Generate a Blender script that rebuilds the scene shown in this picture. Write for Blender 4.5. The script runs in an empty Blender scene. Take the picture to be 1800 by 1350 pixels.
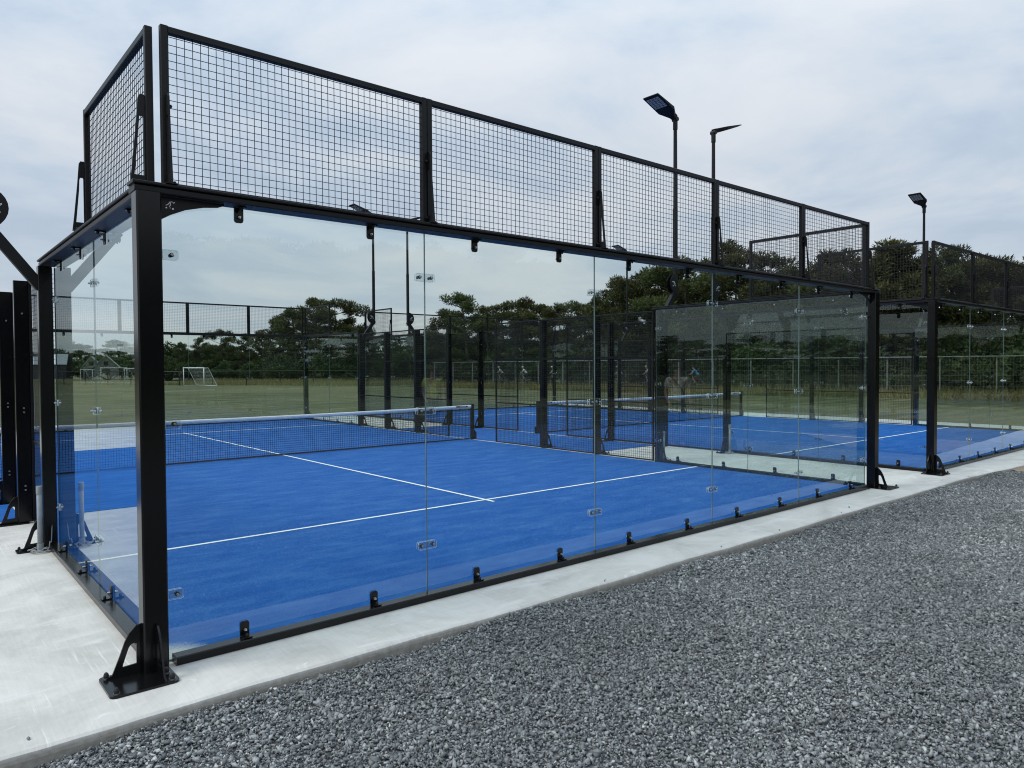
import bpy, math, random
import numpy as np
from mathutils import Matrix, Vector

R = math.radians
scene = bpy.context.scene
COL = scene.collection

# ------------------------------------------------------------------ camera
CAM = np.array([-1.2794, -4.9557, 1.878])
YAW, PITCH, ROLL, FOC = R(40.2916), R(-1.3975), R(-0.3093), 1274.35 / 1800.0


def cam_axes():
    f = np.array([math.sin(YAW) * math.cos(PITCH), math.cos(YAW) * math.cos(PITCH), math.sin(PITCH)])
    r = np.array([math.cos(YAW), -math.sin(YAW), 0.0])
    u = np.cross(r, f)
    r2 = math.cos(ROLL) * r + math.sin(ROLL) * u
    u2 = -math.sin(ROLL) * r + math.cos(ROLL) * u
    return f, r2, u2


CF, CR, CU = cam_axes()
cam_data = bpy.data.cameras.new('camera')
cam = bpy.data.objects.new('camera', cam_data)
COL.objects.link(cam)
M = Matrix.Identity(4)
for i in range(3):
    M[i][0], M[i][1], M[i][2], M[i][3] = CR[i], CU[i], -CF[i], CAM[i]
cam.matrix_world = M
cam_data.sensor_width = 36
cam_data.lens = 36 * FOC
cam_data.clip_start, cam_data.clip_end = 0.05, 3000
scene.camera = cam

# ------------------------------------------------------------------ sky, sun, exposure
SUN_EL, SUN_AZ = R(50), R(-72)          # azimuth measured from +Y towards +X
world = bpy.data.worlds.new('World')
scene.world = world
world.use_nodes = True
nt = world.node_tree
nt.nodes.clear()


def N(tree, typ, **kw):
    n = tree.nodes.new(typ)
    for k, v in kw.items():
        setattr(n, k, v)
    return n


def math_node(tree, op, a, b=None, c=None, clamp=False):
    n = tree.nodes.new('ShaderNodeMath')
    n.operation = op
    n.use_clamp = clamp
    for i, v in enumerate((a, b, c)):
        if v is None:
            continue
        if isinstance(v, (int, float)):
            n.inputs[i].default_value = v
        else:
            tree.links.new(v, n.inputs[i])
    return n.outputs[0]


def ramp(tree, fac, stops, interp='LINEAR'):
    n = tree.nodes.new('ShaderNodeValToRGB')
    n.color_ramp.interpolation = interp
    el = n.color_ramp.elements
    while len(el) < len(stops):
        el.new(0.5)
    for e, (p, c) in zip(el, stops):
        e.position = p
        e.color = (*c, 1) if len(c) == 3 else c
    tree.links.new(fac, n.inputs[0])
    return n.outputs[0]


tc = N(nt, 'ShaderNodeTexCoord')
sep = N(nt, 'ShaderNodeSeparateXYZ')
nt.links.new(tc.outputs['Generated'], sep.inputs[0])
zc = math_node(nt, 'MAXIMUM', sep.outputs[2], 0.0)
den = math_node(nt, 'ADD', zc, 0.16)
comb = N(nt, 'ShaderNodeCombineXYZ')
nt.links.new(math_node(nt, 'DIVIDE', sep.outputs[0], den), comb.inputs[0])
nt.links.new(math_node(nt, 'DIVIDE', sep.outputs[1], den), comb.inputs[1])
mp = N(nt, 'ShaderNodeMapping')
mp.inputs['Rotation'].default_value = (0, 0, R(-35))
mp.inputs['Scale'].default_value = (0.85, 1.0, 1)
mp.inputs['Location'].default_value = (3.1, 1.7, 0.4)
nt.links.new(comb.outputs[0], mp.inputs[0])
n1 = N(nt, 'ShaderNodeTexNoise')
n1.inputs['Scale'].default_value = 1.35
n1.inputs['Detail'].default_value = 9
n1.inputs['Roughness'].default_value = 0.56
n1.inputs['Distortion'].default_value = 0.35
nt.links.new(mp.outputs[0], n1.inputs['Vector'])
cloud_col = ramp(nt, n1.outputs['Fac'], [(0.34, (0.40, 0.51, 0.65)), (0.45, (0.50, 0.60, 0.72)),
                                         (0.53, (0.62, 0.69, 0.77)), (0.66, (0.74, 0.77, 0.81))])
hz = ramp(nt, zc, [(0.0, (1, 1, 1)), (0.22, (0.35, 0.35, 0.35)), (0.5, (0, 0, 0))])
mixh = N(nt, 'ShaderNodeMix', data_type='RGBA')
nt.links.new(math_node(nt, 'MULTIPLY', hz, 0.5), mixh.inputs['Factor'])
nt.links.new(cloud_col, mixh.inputs['A'])
mixh.inputs['B'].default_value = (0.74, 0.76, 0.80, 1)
# overcast skies brighten towards the zenith
grad = math_node(nt, 'MULTIPLY_ADD', math_node(nt, 'MULTIPLY', zc, zc), 1.6, 0.91)
bg_cloud = N(nt, 'ShaderNodeBackground')
nt.links.new(mixh.outputs['Result'], bg_cloud.inputs['Color'])
nt.links.new(grad, bg_cloud.inputs['Strength'])
sky = N(nt, 'ShaderNodeTexSky', sky_type='NISHITA')
sky.sun_disc = False
sky.sun_elevation = SUN_EL
sky.sun_rotation = SUN_AZ
sky.altitude = 10
bg_sky = N(nt, 'ShaderNodeBackground')
nt.links.new(sky.outputs[0], bg_sky.inputs['Color'])
bg_sky.inputs['Strength'].default_value = 0.1
mixs = N(nt, 'ShaderNodeMixShader')
mixs.inputs[0].default_value = 0.86
nt.links.new(bg_sky.outputs[0], mixs.inputs[1])
nt.links.new(bg_cloud.outputs[0], mixs.inputs[2])
wo = N(nt, 'ShaderNodeOutputWorld')
nt.links.new(mixs.outputs[0], wo.inputs['Surface'])

sun_data = bpy.data.lights.new('sun', 'SUN')
sun_data.energy = 1.5
sun_data.angle = R(18)
sun_data.color = (1.0, 0.96, 0.9)
sun = bpy.data.objects.new('sun', sun_data)
COL.objects.link(sun)
sd = Vector((math.sin(SUN_AZ) * math.cos(SUN_EL), math.cos(SUN_AZ) * math.cos(SUN_EL), math.sin(SUN_EL)))
sun.rotation_euler = sd.to_track_quat('Z', 'Y').to_euler()

vs = scene.view_settings
vs.view_transform = 'Standard'
vs.look = 'None'
vs.exposure = 0.08
vs.gamma = 1.0
vs.use_curve_mapping = False
scene.render.engine = 'CYCLES'
cy = scene.cycles
cy.max_bounces = 6
cy.diffuse_bounces = 2
cy.glossy_bounces = 3
cy.transmission_bounces = 4
cy.transparent_max_bounces = 40
cy.caustics_reflective = False
cy.caustics_refractive = False
cy.use_denoising = True
cy.pixel_filter_type = 'BLACKMAN_HARRIS'
cy.filter_width = 1.1

# ------------------------------------------------------------------ materials
MAT = {}


def new_mat(name):
    m = bpy.data.materials.new(name)
    m.use_nodes = True
    t = m.node_tree
    t.nodes.clear()
    out = N(t, 'ShaderNodeOutputMaterial')
    MAT[name] = m
    return m, t, out


def principled(t, out, **kw):
    b = N(t, 'ShaderNodeBsdfPrincipled')
    for k, v in kw.items():
        s = b.inputs[k]
        if isinstance(v, (int, float)):
            s.default_value = v
        elif isinstance(v, tuple):
            s.default_value = (*v, 1) if len(v) == 3 else v
        else:
            t.links.new(v, s)
    t.links.new(b.outputs[0], out.inputs['Surface'])
    return b


def noise(t, vec, scale, detail=4, rough=0.5, dist=0.0):
    n = N(t, 'ShaderNodeTexNoise')
    n.inputs['Scale'].default_value = scale
    n.inputs['Detail'].default_value = detail
    n.inputs['Roughness'].default_value = rough
    n.inputs['Distortion'].default_value = dist
    if vec is not None:
        t.links.new(vec, n.inputs['Vector'])
    return n.outputs['Fac']


def objco(t, scale=(1, 1, 1), rot=(0, 0, 0), world_space=True):
    if world_space:
        g = N(t, 'ShaderNodeNewGeometry')
        src = g.outputs['Position']
    else:
        g = N(t, 'ShaderNodeTexCoord')
        src = g.outputs['Object']
    m = N(t, 'ShaderNodeMapping')
    m.inputs['Scale'].default_value = scale
    m.inputs['Rotation'].default_value = rot
    t.links.new(src, m.inputs[0])
    return m.outputs[0]


def bump(t, h, strength, dist):
    b = N(t, 'ShaderNodeBump')
    b.inputs['Strength'].default_value = strength
    b.inputs['Distance'].default_value = dist
    t.links.new(h, b.inputs['Height'])
    return b.outputs[0]


def mixc(t, fac, a, b, mode='MIX'):
    n = N(t, 'ShaderNodeMix', data_type='RGBA')
    n.blend_type = mode
    for s, v in ((n.inputs['Factor'], fac), (n.inputs['A'], a), (n.inputs['B'], b)):
        if isinstance(v, (int, float)):
            s.default_value = v
        elif isinstance(v, tuple):
            s.default_value = (*v, 1)
        else:
            t.links.new(v, s)
    return n.outputs['Result']


def simple(name, col, rough=0.5, metal=0.0, var=0.0, vscale=20, spec=0.5):
    m, t, o = new_mat(name)
    c = col
    if var:
        n = noise(t, objco(t), vscale, 5, 0.6)
        lo = tuple(x * (1 - var) for x in col)
        hi = tuple(min(1, x * (1 + var)) for x in col)
        c = ramp(t, n, [(0.3, lo), (0.7, hi)])
    principled(t, o, **{'Base Color': c, 'Roughness': rough, 'Metallic': metal, 'Specular IOR Level': spec})
    return m


def build_materials():
    # black powder coated steel: faint orange peel and dust
    m, t, o = new_mat('black_steel')
    v = objco(t)
    dust = noise(t, v, 1.6, 4, 0.55)
    c = ramp(t, dust, [(0.35, (0.0030, 0.0030, 0.0034)), (0.75, (0.0055, 0.0055, 0.006))])
    rg = math_node(t, 'MULTIPLY_ADD', dust, 0.08, 0.15)
    principled(t, o, **{'Base Color': c, 'Roughness': rg, 'Specular IOR Level': 0.32})
    m, t, o = new_mat('black_satin')
    v = objco(t)
    c = ramp(t, noise(t, v, 2, 4, 0.6), [(0.3, (0.004, 0.004, 0.0045)), (0.75, (0.008, 0.008, 0.0085))])
    principled(t, o, **{'Base Color': c, 'Roughness': 0.42, 'Specular IOR Level': 0.3})
    simple('black_wire', (0.009, 0.009, 0.010), 0.5)
    simple('black_rubber', (0.008, 0.008, 0.008), 0.7)
    simple('steel_bolt', (0.55, 0.54, 0.52), 0.28, 1.0)
    simple('galvanised', (0.30, 0.31, 0.31), 0.5, 0.6, 0.25, 6)
    simple('pvc_grey', (0.27, 0.29, 0.30), 0.5, 0, 0.15, 12)
    simple('cable_grey', (0.30, 0.31, 0.31), 0.55)
    simple('white_mark', (0.80, 0.82, 0.82), 0.6)
    simple('white_tube', (0.75, 0.76, 0.75), 0.45, 0, 0.1, 3)
    simple('net_twine', (0.010, 0.011, 0.013), 0.8)
    simple('label_black', (0.02, 0.02, 0.022), 0.6)
    simple('led_lens', (0.30, 0.31, 0.33), 0.25)
    simple('lamp_under', (0.010, 0.010, 0.011), 0.6, spec=0.15)
    simple('skin', (0.42, 0.26, 0.19), 0.55)
    simple('tyre', (0.02, 0.02, 0.02), 0.8)
    simple('bike_frame', (0.12, 0.13, 0.15), 0.35)
    simple('dark_cloth', (0.03, 0.032, 0.04), 0.9)
    simple('cloth_pale', (0.80, 0.83, 0.84), 0.9)
    simple('cloth_light_blue', (0.42, 0.70, 0.85), 0.9)
    simple('cloth_grey', (0.55, 0.57, 0.57), 0.9, 0, 0.1, 12)
    simple('cloth_plum', (0.30, 0.29, 0.36), 0.9)
    simple('cloth_blue', (0.03, 0.32, 0.62), 0.9)
    simple('cloth_lime', (0.60, 0.72, 0.07), 0.9)
    simple('helmet_white', (0.75, 0.76, 0.76), 0.35)
    simple('helmet_grey', (0.35, 0.36, 0.37), 0.35)
    simple('hair', (0.03, 0.02, 0.015), 0.8)

    # net head band: creased white vinyl
    m, t, o = new_mat('net_band')
    v = objco(t, (6, 6, 22))
    c = ramp(t, noise(t, v, 1.2, 4, 0.6), [(0.3, (0.74, 0.76, 0.79)), (0.7, (0.88, 0.89, 0.90))])
    principled(t, o, **{'Base Color': c, 'Roughness': 0.55, 'Normal': bump(t, noise(t, v, 2.0, 4, 0.6, 0.6), 0.7, 0.02)})

    # toughened glass: clear, green-grey tint, mirror reflection on the outward faces only
    m, t, o = new_mat('glass')
    g = N(t, 'ShaderNodeNewGeometry')
    d = N(t, 'ShaderNodeVectorMath', operation='DOT_PRODUCT')
    t.links.new(g.outputs['Incoming'], d.inputs[0])
    t.links.new(g.outputs['Normal'], d.inputs[1])
    ct = math_node(t, 'ABSOLUTE', d.outputs['Value'])
    k = math_node(t, 'POWER', math_node(t, 'SUBTRACT', 1.0, ct, clamp=True), 5.0)
    r0 = math_node(t, 'MULTIPLY_ADD', k, 0.957, 0.042)
    rr = math_node(t, 'DIVIDE', math_node(t, 'MULTIPLY', r0, 2.0), math_node(t, 'ADD', r0, 1.0))
    fac = math_node(t, 'MULTIPLY', rr, math_node(t, 'SUBTRACT', 1.0, g.outputs['Backfacing']))
    tr = N(t, 'ShaderNodeBsdfTransparent')
    tr.inputs[0].default_value = (0.918, 0.956, 0.945, 1)
    gl = N(t, 'ShaderNodeBsdfGlossy')
    gl.inputs['Roughness'].default_value = 0.0
    gl.inputs['Color'].default_value = (0.84, 0.92, 0.92, 1)
    mx = N(t, 'ShaderNodeMixShader')
    t.links.new(fac, mx.inputs[0])
    t.links.new(tr.outputs[0], mx.inputs[1])
    t.links.new(gl.outputs[0], mx.inputs[2])
    t.links.new(mx.outputs[0], o.inputs['Surface'])
    m, t, o = new_mat('glass_edge')
    principled(t, o, **{'Base Color': (0.16, 0.22, 0.21), 'Roughness': 0.12, 'Specular IOR Level': 0.8})
    m, t, o = new_mat('clear_plate')
    tr = N(t, 'ShaderNodeBsdfTransparent')
    tr.inputs[0].default_value = (0.95, 0.965, 0.965, 1)
    gl = N(t, 'ShaderNodeBsdfGlossy')
    gl.inputs['Roughness'].default_value = 0.08
    mx = N(t, 'ShaderNodeMixShader')
    mx.inputs[0].default_value = 0.04
    t.links.new(tr.outputs[0], mx.inputs[1])
    t.links.new(gl.outputs[0], mx.inputs[2])
    t.links.new(mx.outputs[0], o.inputs['Surface'])
    simple('clear_plate_edge', (0.62, 0.68, 0.68), 0.2)

    # blue artificial turf dressed with sand
    m, t, o = new_mat('turf')
    v = objco(t)
    mott = noise(t, objco(t, (0.7, 1.6, 1), (0, 0, R(-14))), 2.4, 10, 0.66, 0.4)
    brush = noise(t, objco(t, (0.25, 5.0, 1), (0, 0, R(4))), 1.6, 6, 0.6, 0.2)
    fine = noise(t, v, 55, 5, 0.85)
    speck = noise(t, v, 75, 2, 0.8)
    c = ramp(t, mott, [(0.30, (0.008, 0.080, 0.325)), (0.47, (0.014, 0.100, 0.355)), (0.60, (0.028, 0.125, 0.385)),
                       (0.76, (0.060, 0.168, 0.435))])
    c = mixc(t, ramp(t, brush, [(0.50, (0, 0, 0)), (0.72, (0.45, 0.45, 0.45))]), c, (0.050, 0.150, 0.41))
    c = mixc(t, 1.0, c, ramp(t, fine, [(0.28, (0.60, 0.66, 0.74)), (0.72, (1.40, 1.30, 1.18))]), 'MULTIPLY')
    sand = ramp(t, speck, [(0.70, (0, 0, 0)), (0.78, (1, 1, 1))])
    patch = ramp(t, noise(t, v, 0.7, 3), [(0.48, (0.0, 0.0, 0.0)), (0.75, (0.5, 0.5, 0.5))])
    c = mixc(t, mixc(t, 1.0, sand, patch, 'MULTIPLY'), c, (0.33, 0.42, 0.55))
    # sand swept into the near corner
    dist = N(t, 'ShaderNodeVectorMath', operation='DISTANCE')
    t.links.new(v, dist.inputs[0])
    dist.inputs[1].default_value = (0.02, 0.02, 0.0)
    hc = math_node(t, 'ADD', dist.outputs['Value'], math_node(t, 'MULTIPLY_ADD', fine, 0.36, -0.18))
    c = mixc(t, ramp(t, hc, [(0.14, (0.85, 0.85, 0.85)), (0.30, (0, 0, 0))]), c, (0.62, 0.62, 0.57))
    principled(t, o, **{'Base Color': c, 'Roughness': 0.9, 'Specular IOR Level': 0.08,
                        'Normal': bump(t, fine, 0.6, 0.006)})
    m, t, o = new_mat('line_paint')
    v = objco(t)
    c = ramp(t, noise(t, v, 60, 5, 0.7), [(0.25, (0.62, 0.68, 0.72)), (0.5, (0.86, 0.88, 0.86))])
    principled(t, o, **{'Base Color': c, 'Roughness': 0.85, 'Normal': bump(t, noise(t, v, 170, 2), 0.4, 0.004)})

    # broom finished concrete
    m, t, o = new_mat('concrete')
    v = objco(t)
    big = noise(t, v, 1.5, 9, 0.66, 0.9)
    vb = objco(t, (26, 1.6, 1), (0, 0, R(9)))
    broom = noise(t, vb, 2.2, 5, 0.65, 0.3)
    vw = objco(t, (0.7, 3.4, 1), (0, 0, R(8)))
    wash = noise(t, vw, 1.3, 6, 0.6, 0.8)
    c = ramp(t, big, [(0.30, (0.435, 0.42, 0.38)), (0.48, (0.565, 0.548, 0.50)), (0.68, (0.69, 0.672, 0.62))])
    c = mixc(t, 0.25, c, ramp(t, broom, [(0.3, (0.42, 0.415, 0.39)), (0.7, (0.64, 0.63, 0.60))]))
    c = mixc(t, ramp(t, wash, [(0.56, (0, 0, 0)), (0.68, (0.6, 0.6, 0.6))]), c, (0.70, 0.69, 0.66))
    trow = noise(t, objco(t, (34, 0.9, 1), (0, 0, R(-24))), 1.5, 3, 0.6)
    tmask = noise(t, objco(t, (1, 1, 1), (0, 0, 2)), 1.1, 3, 0.5)
    tf = mixc(t, 1.0, ramp(t, trow, [(0.60, (0, 0, 0)), (0.68, (0.8, 0.8, 0.8))]), ramp(t, tmask, [(0.5, (0, 0, 0)), (0.6, (1, 1, 1))]), 'MULTIPLY')
    c = mixc(t, tf, c, (0.74, 0.735, 0.71))
    efl = ramp(t, noise(t, objco(t, (1.2, 3.0, 1), (0, 0, R(30))), 2.6, 8, 0.72, 1.2), [(0.61, (0, 0, 0)), (0.70, (0.75, 0.75, 0.75))])
    c = mixc(t, efl, c, (0.76, 0.755, 0.73))
    pits = ramp(t, noise(t, v, 85, 3, 0.6), [(0.26, (0.75, 0.75, 0.75)), (0.32, (0, 0, 0))])
    c = mixc(t, pits, c, (0.30, 0.295, 0.28))
    stain = ramp(t, noise(t, objco(t, (1, 1, 1), (0.3, 0, 1)), 1.7, 3), [(0.66, (0, 0, 0)), (0.72, (0.3, 0.3, 0.3))])
    c = mixc(t, stain, c, (0.50, 0.45, 0.37))
    # the formed side of the slab is rougher and soil stained
    szz = N(t, 'ShaderNodeSeparateXYZ')
    gg = N(t, 'ShaderNodeNewGeometry')
    t.links.new(gg.outputs['Position'], szz.inputs[0])
    side = ramp(t, math_node(t, 'MULTIPLY', math_node(t, 'ADD', szz.outputs[2], math_node(t, 'MULTIPLY', noise(t, v, 30, 4), 0.02)), -20.0), [(0.25, (0, 0, 0)), (0.75, (1, 1, 1))])
    c = mixc(t, side, c, ramp(t, noise(t, v, 18, 6, 0.7), [(0.3, (0.25, 0.225, 0.185)), (0.7, (0.40, 0.375, 0.33))]))
    hgt = mixc(t, 0.5, broom, noise(t, v, 40, 5, 0.6))
    principled(t, o, **{'Base Color': c, 'Roughness': 0.85, 'Specular IOR Level': 0.3, 'Normal': bump(t, hgt, 0.35, 0.006)})

    # crushed stone, one tone a stone
    m, t, o = new_mat('gravel_stone')
    at = N(t, 'ShaderNodeAttribute', attribute_name='tone')
    v = objco(t)
    c = ramp(t, at.outputs['Fac'], [(0.0, (0.082, 0.090, 0.092)), (0.3, (0.156, 0.168, 0.168)), (0.6, (0.250, 0.264, 0.260)),
                                    (0.88, (0.37, 0.385, 0.375)), (1.0, (0.54, 0.55, 0.52))])
    c = mixc(t, 1.0, c, ramp(t, noise(t, v, 160, 4, 0.7), [(0.25, (0.65, 0.65, 0.66)), (0.75, (1.3, 1.3, 1.3))]), 'MULTIPLY')
    principled(t, o, **{'Base Color': c, 'Roughness': 0.7, 'Specular IOR Level': 0.4})
    m, t, o = new_mat('gravel_bed')
    v = objco(t)
    vo = N(t, 'ShaderNodeTexVoronoi')
    vo.inputs['Scale'].default_value = 36
    t.links.new(v, vo.inputs['Vector'])
    sepc = N(t, 'ShaderNodeSeparateColor')
    t.links.new(vo.outputs['Color'], sepc.inputs[0])
    c = ramp(t, sepc.outputs[0], [(0.0, (0.10, 0.11, 0.12)), (0.5, (0.20, 0.215, 0.23)), (1.0, (0.40, 0.41, 0.41))])
    c = mixc(t, ramp(t, vo.outputs['Distance'], [(0.25, (0, 0, 0)), (0.7, (0.9, 0.9, 0.9))]), c, (0.03, 0.033, 0.037))
    principled(t, o, **{'Base Color': c, 'Roughness': 0.8, 'Normal': bump(t, vo.outputs['Distance'], -1.0, 0.012)})
    m, t, o = new_mat('dirt')
    v = objco(t)
    c = ramp(t, noise(t, v, 6, 8, 0.65), [(0.3, (0.20, 0.15, 0.10)), (0.7, (0.38, 0.31, 0.23))])
    principled(t, o, **{'Base Color': c, 'Roughness': 0.95, 'Normal': bump(t, noise(t, v, 30, 6, 0.7), 0.7, 0.03)})

    # mown sports field, drier in places
    m, t, o = new_mat('field')
    v = objco(t)
    big = noise(t, v, 0.055, 6, 0.6, 0.7)
    mid = noise(t, objco(t, (0.35, 1.3, 1), (0, 0, R(28))), 0.9, 6, 0.65)
    fin = noise(t, v, 9, 5, 0.75)
    c = ramp(t, mid, [(0.32, (0.054, 0.064, 0.030)), (0.5, (0.104, 0.110, 0.056)), (0.66, (0.19, 0.175, 0.102))])
    c = mixc(t, ramp(t, big, [(0.42, (0, 0, 0)), (0.65, (0.65, 0.65, 0.65))]), c, (0.175, 0.160, 0.088))
    c = mixc(t, 1.0, c, ramp(t, fin, [(0.25, (0.5, 0.5, 0.5)), (0.75, (1.45, 1.45, 1.4))]), 'MULTIPLY')
    principled(t, o, **{'Base Color': c, 'Roughness': 0.95, 'Specular IOR Level': 0.1,
                        'Normal': bump(t, fin, 1.0, 0.06)})

    def leaf(name, stops, rough=0.65):
        m, t, o = new_mat(name)
        at = N(t, 'ShaderNodeAttribute', attribute_name='tone')
        oi = N(t, 'ShaderNodeObjectInfo')
        c = ramp(t, at.outputs['Fac'], stops)
        hs = N(t, 'ShaderNodeHueSaturation')
        t.links.new(math_node(t, 'MULTIPLY_ADD', oi.outputs['Random'], 0.05, 0.475), hs.inputs['Hue'])
        t.links.new(math_node(t, 'MULTIPLY_ADD', oi.outputs['Random'], 0.5, 0.75), hs.inputs['Value'])
        t.links.new(c, hs.inputs['Color'])
        b = N(t, 'ShaderNodeBsdfPrincipled')
        t.links.new(hs.outputs[0], b.inputs['Base Color'])
        b.inputs['Roughness'].default_value = rough
        b.inputs['Specular IOR Level'].default_value = 0.25
        tl = N(t, 'ShaderNodeBsdfTranslucent')
        t.links.new(hs.outputs[0], tl.inputs[0])
        mx = N(t, 'ShaderNodeMixShader')
        mx.inputs[0].default_value = 0.22
        t.links.new(b.outputs[0], mx.inputs[1])
        t.links.new(tl.outputs[0], mx.inputs[2])
        t.links.new(mx.outputs[0], o.inputs['Surface'])

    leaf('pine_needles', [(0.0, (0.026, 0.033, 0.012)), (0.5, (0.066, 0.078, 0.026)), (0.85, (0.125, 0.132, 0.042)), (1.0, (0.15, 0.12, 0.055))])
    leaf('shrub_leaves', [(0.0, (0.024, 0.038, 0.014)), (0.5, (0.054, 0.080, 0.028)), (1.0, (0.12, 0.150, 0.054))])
    leaf('dry_grass', [(0.0, (0.075, 0.10, 0.03)), (0.45, (0.16, 0.15, 0.055)), (0.8, (0.27, 0.21, 0.10)), (1.0, (0.36, 0.29, 0.16))], 0.8)
    m, t, o = new_mat('bark')
    v = objco(t, (1, 1, 0.25))
    c = ramp(t, noise(t, v, 9, 6, 0.7), [(0.3, (0.035, 0.028, 0.022)), (0.7, (0.12, 0.095, 0.075))])
    principled(t, o, **{'Base Color': c, 'Roughness': 0.95, 'Normal': bump(t, noise(t, v, 14, 5, 0.7), 0.8, 0.04)})
    simple('shed_wall', (0.30, 0.285, 0.265), 0.9, 0, 0.2, 4)
    simple('shed_roof', (0.46, 0.45, 0.44), 0.8, 0, 0.15, 2)
    simple('barn_roof', (0.42, 0.45, 0.46), 0.5, 0, 0.1, 1)
    simple('barn_wall', (0.07, 0.075, 0.08), 0.85, 0, 0.2, 2)
    simple('dark_opening', (0.02, 0.02, 0.02), 0.8)


build_materials()

# ------------------------------------------------------------------ mesh helpers
MESHES = {}


class MB:
    def __init__(self):
        self.v, self.f, self.m, self.mats = [], [], [], []

    def mi(self, mat):
        if mat not in self.mats:
            self.mats.append(mat)
        return self.mats.index(mat)

    def add(self, vs, fs, mat):
        o = len(self.v)
        self.v += [tuple(p) for p in vs]
        k = self.mi(mat)
        for f in fs:
            self.f.append(tuple(i + o for i in f))
            self.m.append(k)
        return self

    def box(self, x0, x1, y0, y1, z0, z1, mat):
        vs = [(x, y, z) for z in (z0, z1) for y in (y0, y1) for x in (x0, x1)]
        return self.add(vs, [(0, 2, 3, 1), (4, 5, 7, 6), (0, 1, 5, 4), (1, 3, 7, 5), (3, 2, 6, 7), (2, 0, 4, 6)], mat)

    def extrude(self, poly, axis, a, b, mat):
        """poly: 2-D points; axis: 'x' (y,z), 'y' (x,z), 'z' (x,y)"""
        def pt(p, q):
            return (q, p[0], p[1]) if axis == 'x' else ((p[0], q, p[1]) if axis == 'y' else (p[0], p[1], q))
        n = len(poly)
        vs = [pt(p, a) for p in poly] + [pt(p, b) for p in poly]
        fs = [tuple(range(n))[::-1], tuple(range(n, 2 * n))]
        fs += [(i, (i + 1) % n, n + (i + 1) % n, n + i) for i in range(n)]
        if axis == 'y':
            fs = [f[::-1] for f in fs]
        return self.add(vs, fs, mat)

    def bar(self, axis, u0, u1, w0, w1, a, b, mat, c=0.004):
        p = [(u0 + c, w0), (u1 - c, w0), (u1, w0 + c), (u1, w1 - c), (u1 - c, w1), (u0 + c, w1), (u0, w1 - c), (u0, w0 + c)]
        return self.extrude(p, axis, a, b, mat)

    def holed(self, outer, inner, axis, a, b, mat):
        def pt(p, q):
            return (q, p[0], p[1]) if axis == 'x' else ((p[0], q, p[1]) if axis == 'y' else (p[0], p[1], q))
        n = len(outer)
        vs = [pt(p, q) for q in (a, b) for L in (outer, inner) for p in L]
        fs = []
        for i in range(n):
            j = (i + 1) % n
            fs += [(i, n + i, n + j, j), (2 * n + i, 2 * n + j, 3 * n + j, 3 * n + i),
                   (i, j, 2 * n + j, 2 * n + i), (n + i, 3 * n + i, 3 * n + j, n + j)]
        if axis == 'y':
            fs = [f[::-1] for f in fs]
        return self.add(vs, fs, mat)

    def tube(self, pts, rad, n, mat, cap=True):
        pts = [Vector(p) for p in pts]
        if isinstance(rad, (int, float)):
            rad = [rad] * len(pts)
        rings, vs = [], []
        prev = None
        for i, p in enumerate(pts):
            d = (pts[min(i + 1, len(pts) - 1)] - pts[max(i - 1, 0)]).normalized()
            if prev is None:
                s = Vector((0, 0, 1)) if abs(d.z) < 0.9 else Vector((1, 0, 0))
                a = d.cross(s).normalized()
            else:
                a = (prev - d * prev.dot(d)).normalized()
            prev = a
            b = d.cross(a)
            for k in range(n):
                t = 2 * math.pi * k / n
                vs.append(p + (a * math.cos(t) + b * math.sin(t)) * rad[i])
        fs = []
        for i in range(len(pts) - 1):
            for k in range(n):
                l = (k + 1) % n
                fs.append((i * n + k, i * n + l, (i + 1) * n + l, (i + 1) * n + k))
        if cap:
            fs.append(tuple(range(n))[::-1])
            fs.append(tuple(range((len(pts) - 1) * n, len(pts) * n)))
        return self.add(vs, fs, mat)

    def dome(self, c, r, h, mat, n=10, dirz=1):
        cx, cy_, cz = c
        vs, fs = [], []
        rings = [(1, 0), (1, 0.45), (0.75, 0.8), (0.3, 1.0)]
        for rr, hh in rings:
            for k in range(n):
                t = 2 * math.pi * k / n
                vs.append((cx + r * rr * math.cos(t), cy_ + r * rr * math.sin(t), cz + dirz * h * hh))
        for i in range(3):
            for k in range(n):
                l = (k + 1) % n
                q = (i * n + k, i * n + l, (i + 1) * n + l, (i + 1) * n + k)
                fs.append(q if dirz > 0 else q[::-1])
        top = tuple(range(3 * n, 4 * n))
        fs.append(top if dirz > 0 else top[::-1])
        return self.add(vs, fs, mat)

    def mesh(self, name, smooth=False):
        me = bpy.data.meshes.new(name)
        me.from_pydata(self.v, [], self.f)
        for k in self.mats:
            me.materials.append(MAT[k])
        me.polygons.foreach_set('material_index', self.m)
        if smooth:
            me.polygons.foreach_set('use_smooth', [True] * len(self.f))
        me.update()
        return me


def cached(key, fn, smooth=False):
    if key not in MESHES:
        mb = MB()
        fn(mb)
        MESHES[key] = mb.mesh(key if isinstance(key, str) else str(key[0]), smooth)
    return MESHES[key]


def tag(o, label=None, cat=None, group=None, kind=None):
    for k, v in (('label', label), ('category', cat), ('group', group), ('kind', kind)):
        if v:
            o[k] = v
    return o


def ob(name, me, parent=None, loc=(0, 0, 0), rz=0.0, scale=None):
    o = bpy.data.objects.new(name, me)
    COL.objects.link(o)
    o.location = loc
    if rz:
        o.rotation_euler = (0, 0, rz)
    if scale is not None:
        o.scale = scale
    if parent is not None:
        o.parent = parent
    return o


def thing(name, label, cat, loc=(0, 0, 0), rz=0.0, group=None):
    o = ob(name, None, None, loc, rz)
    o.empty_display_size = 0.2
    return tag(o, label, cat, group)


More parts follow.
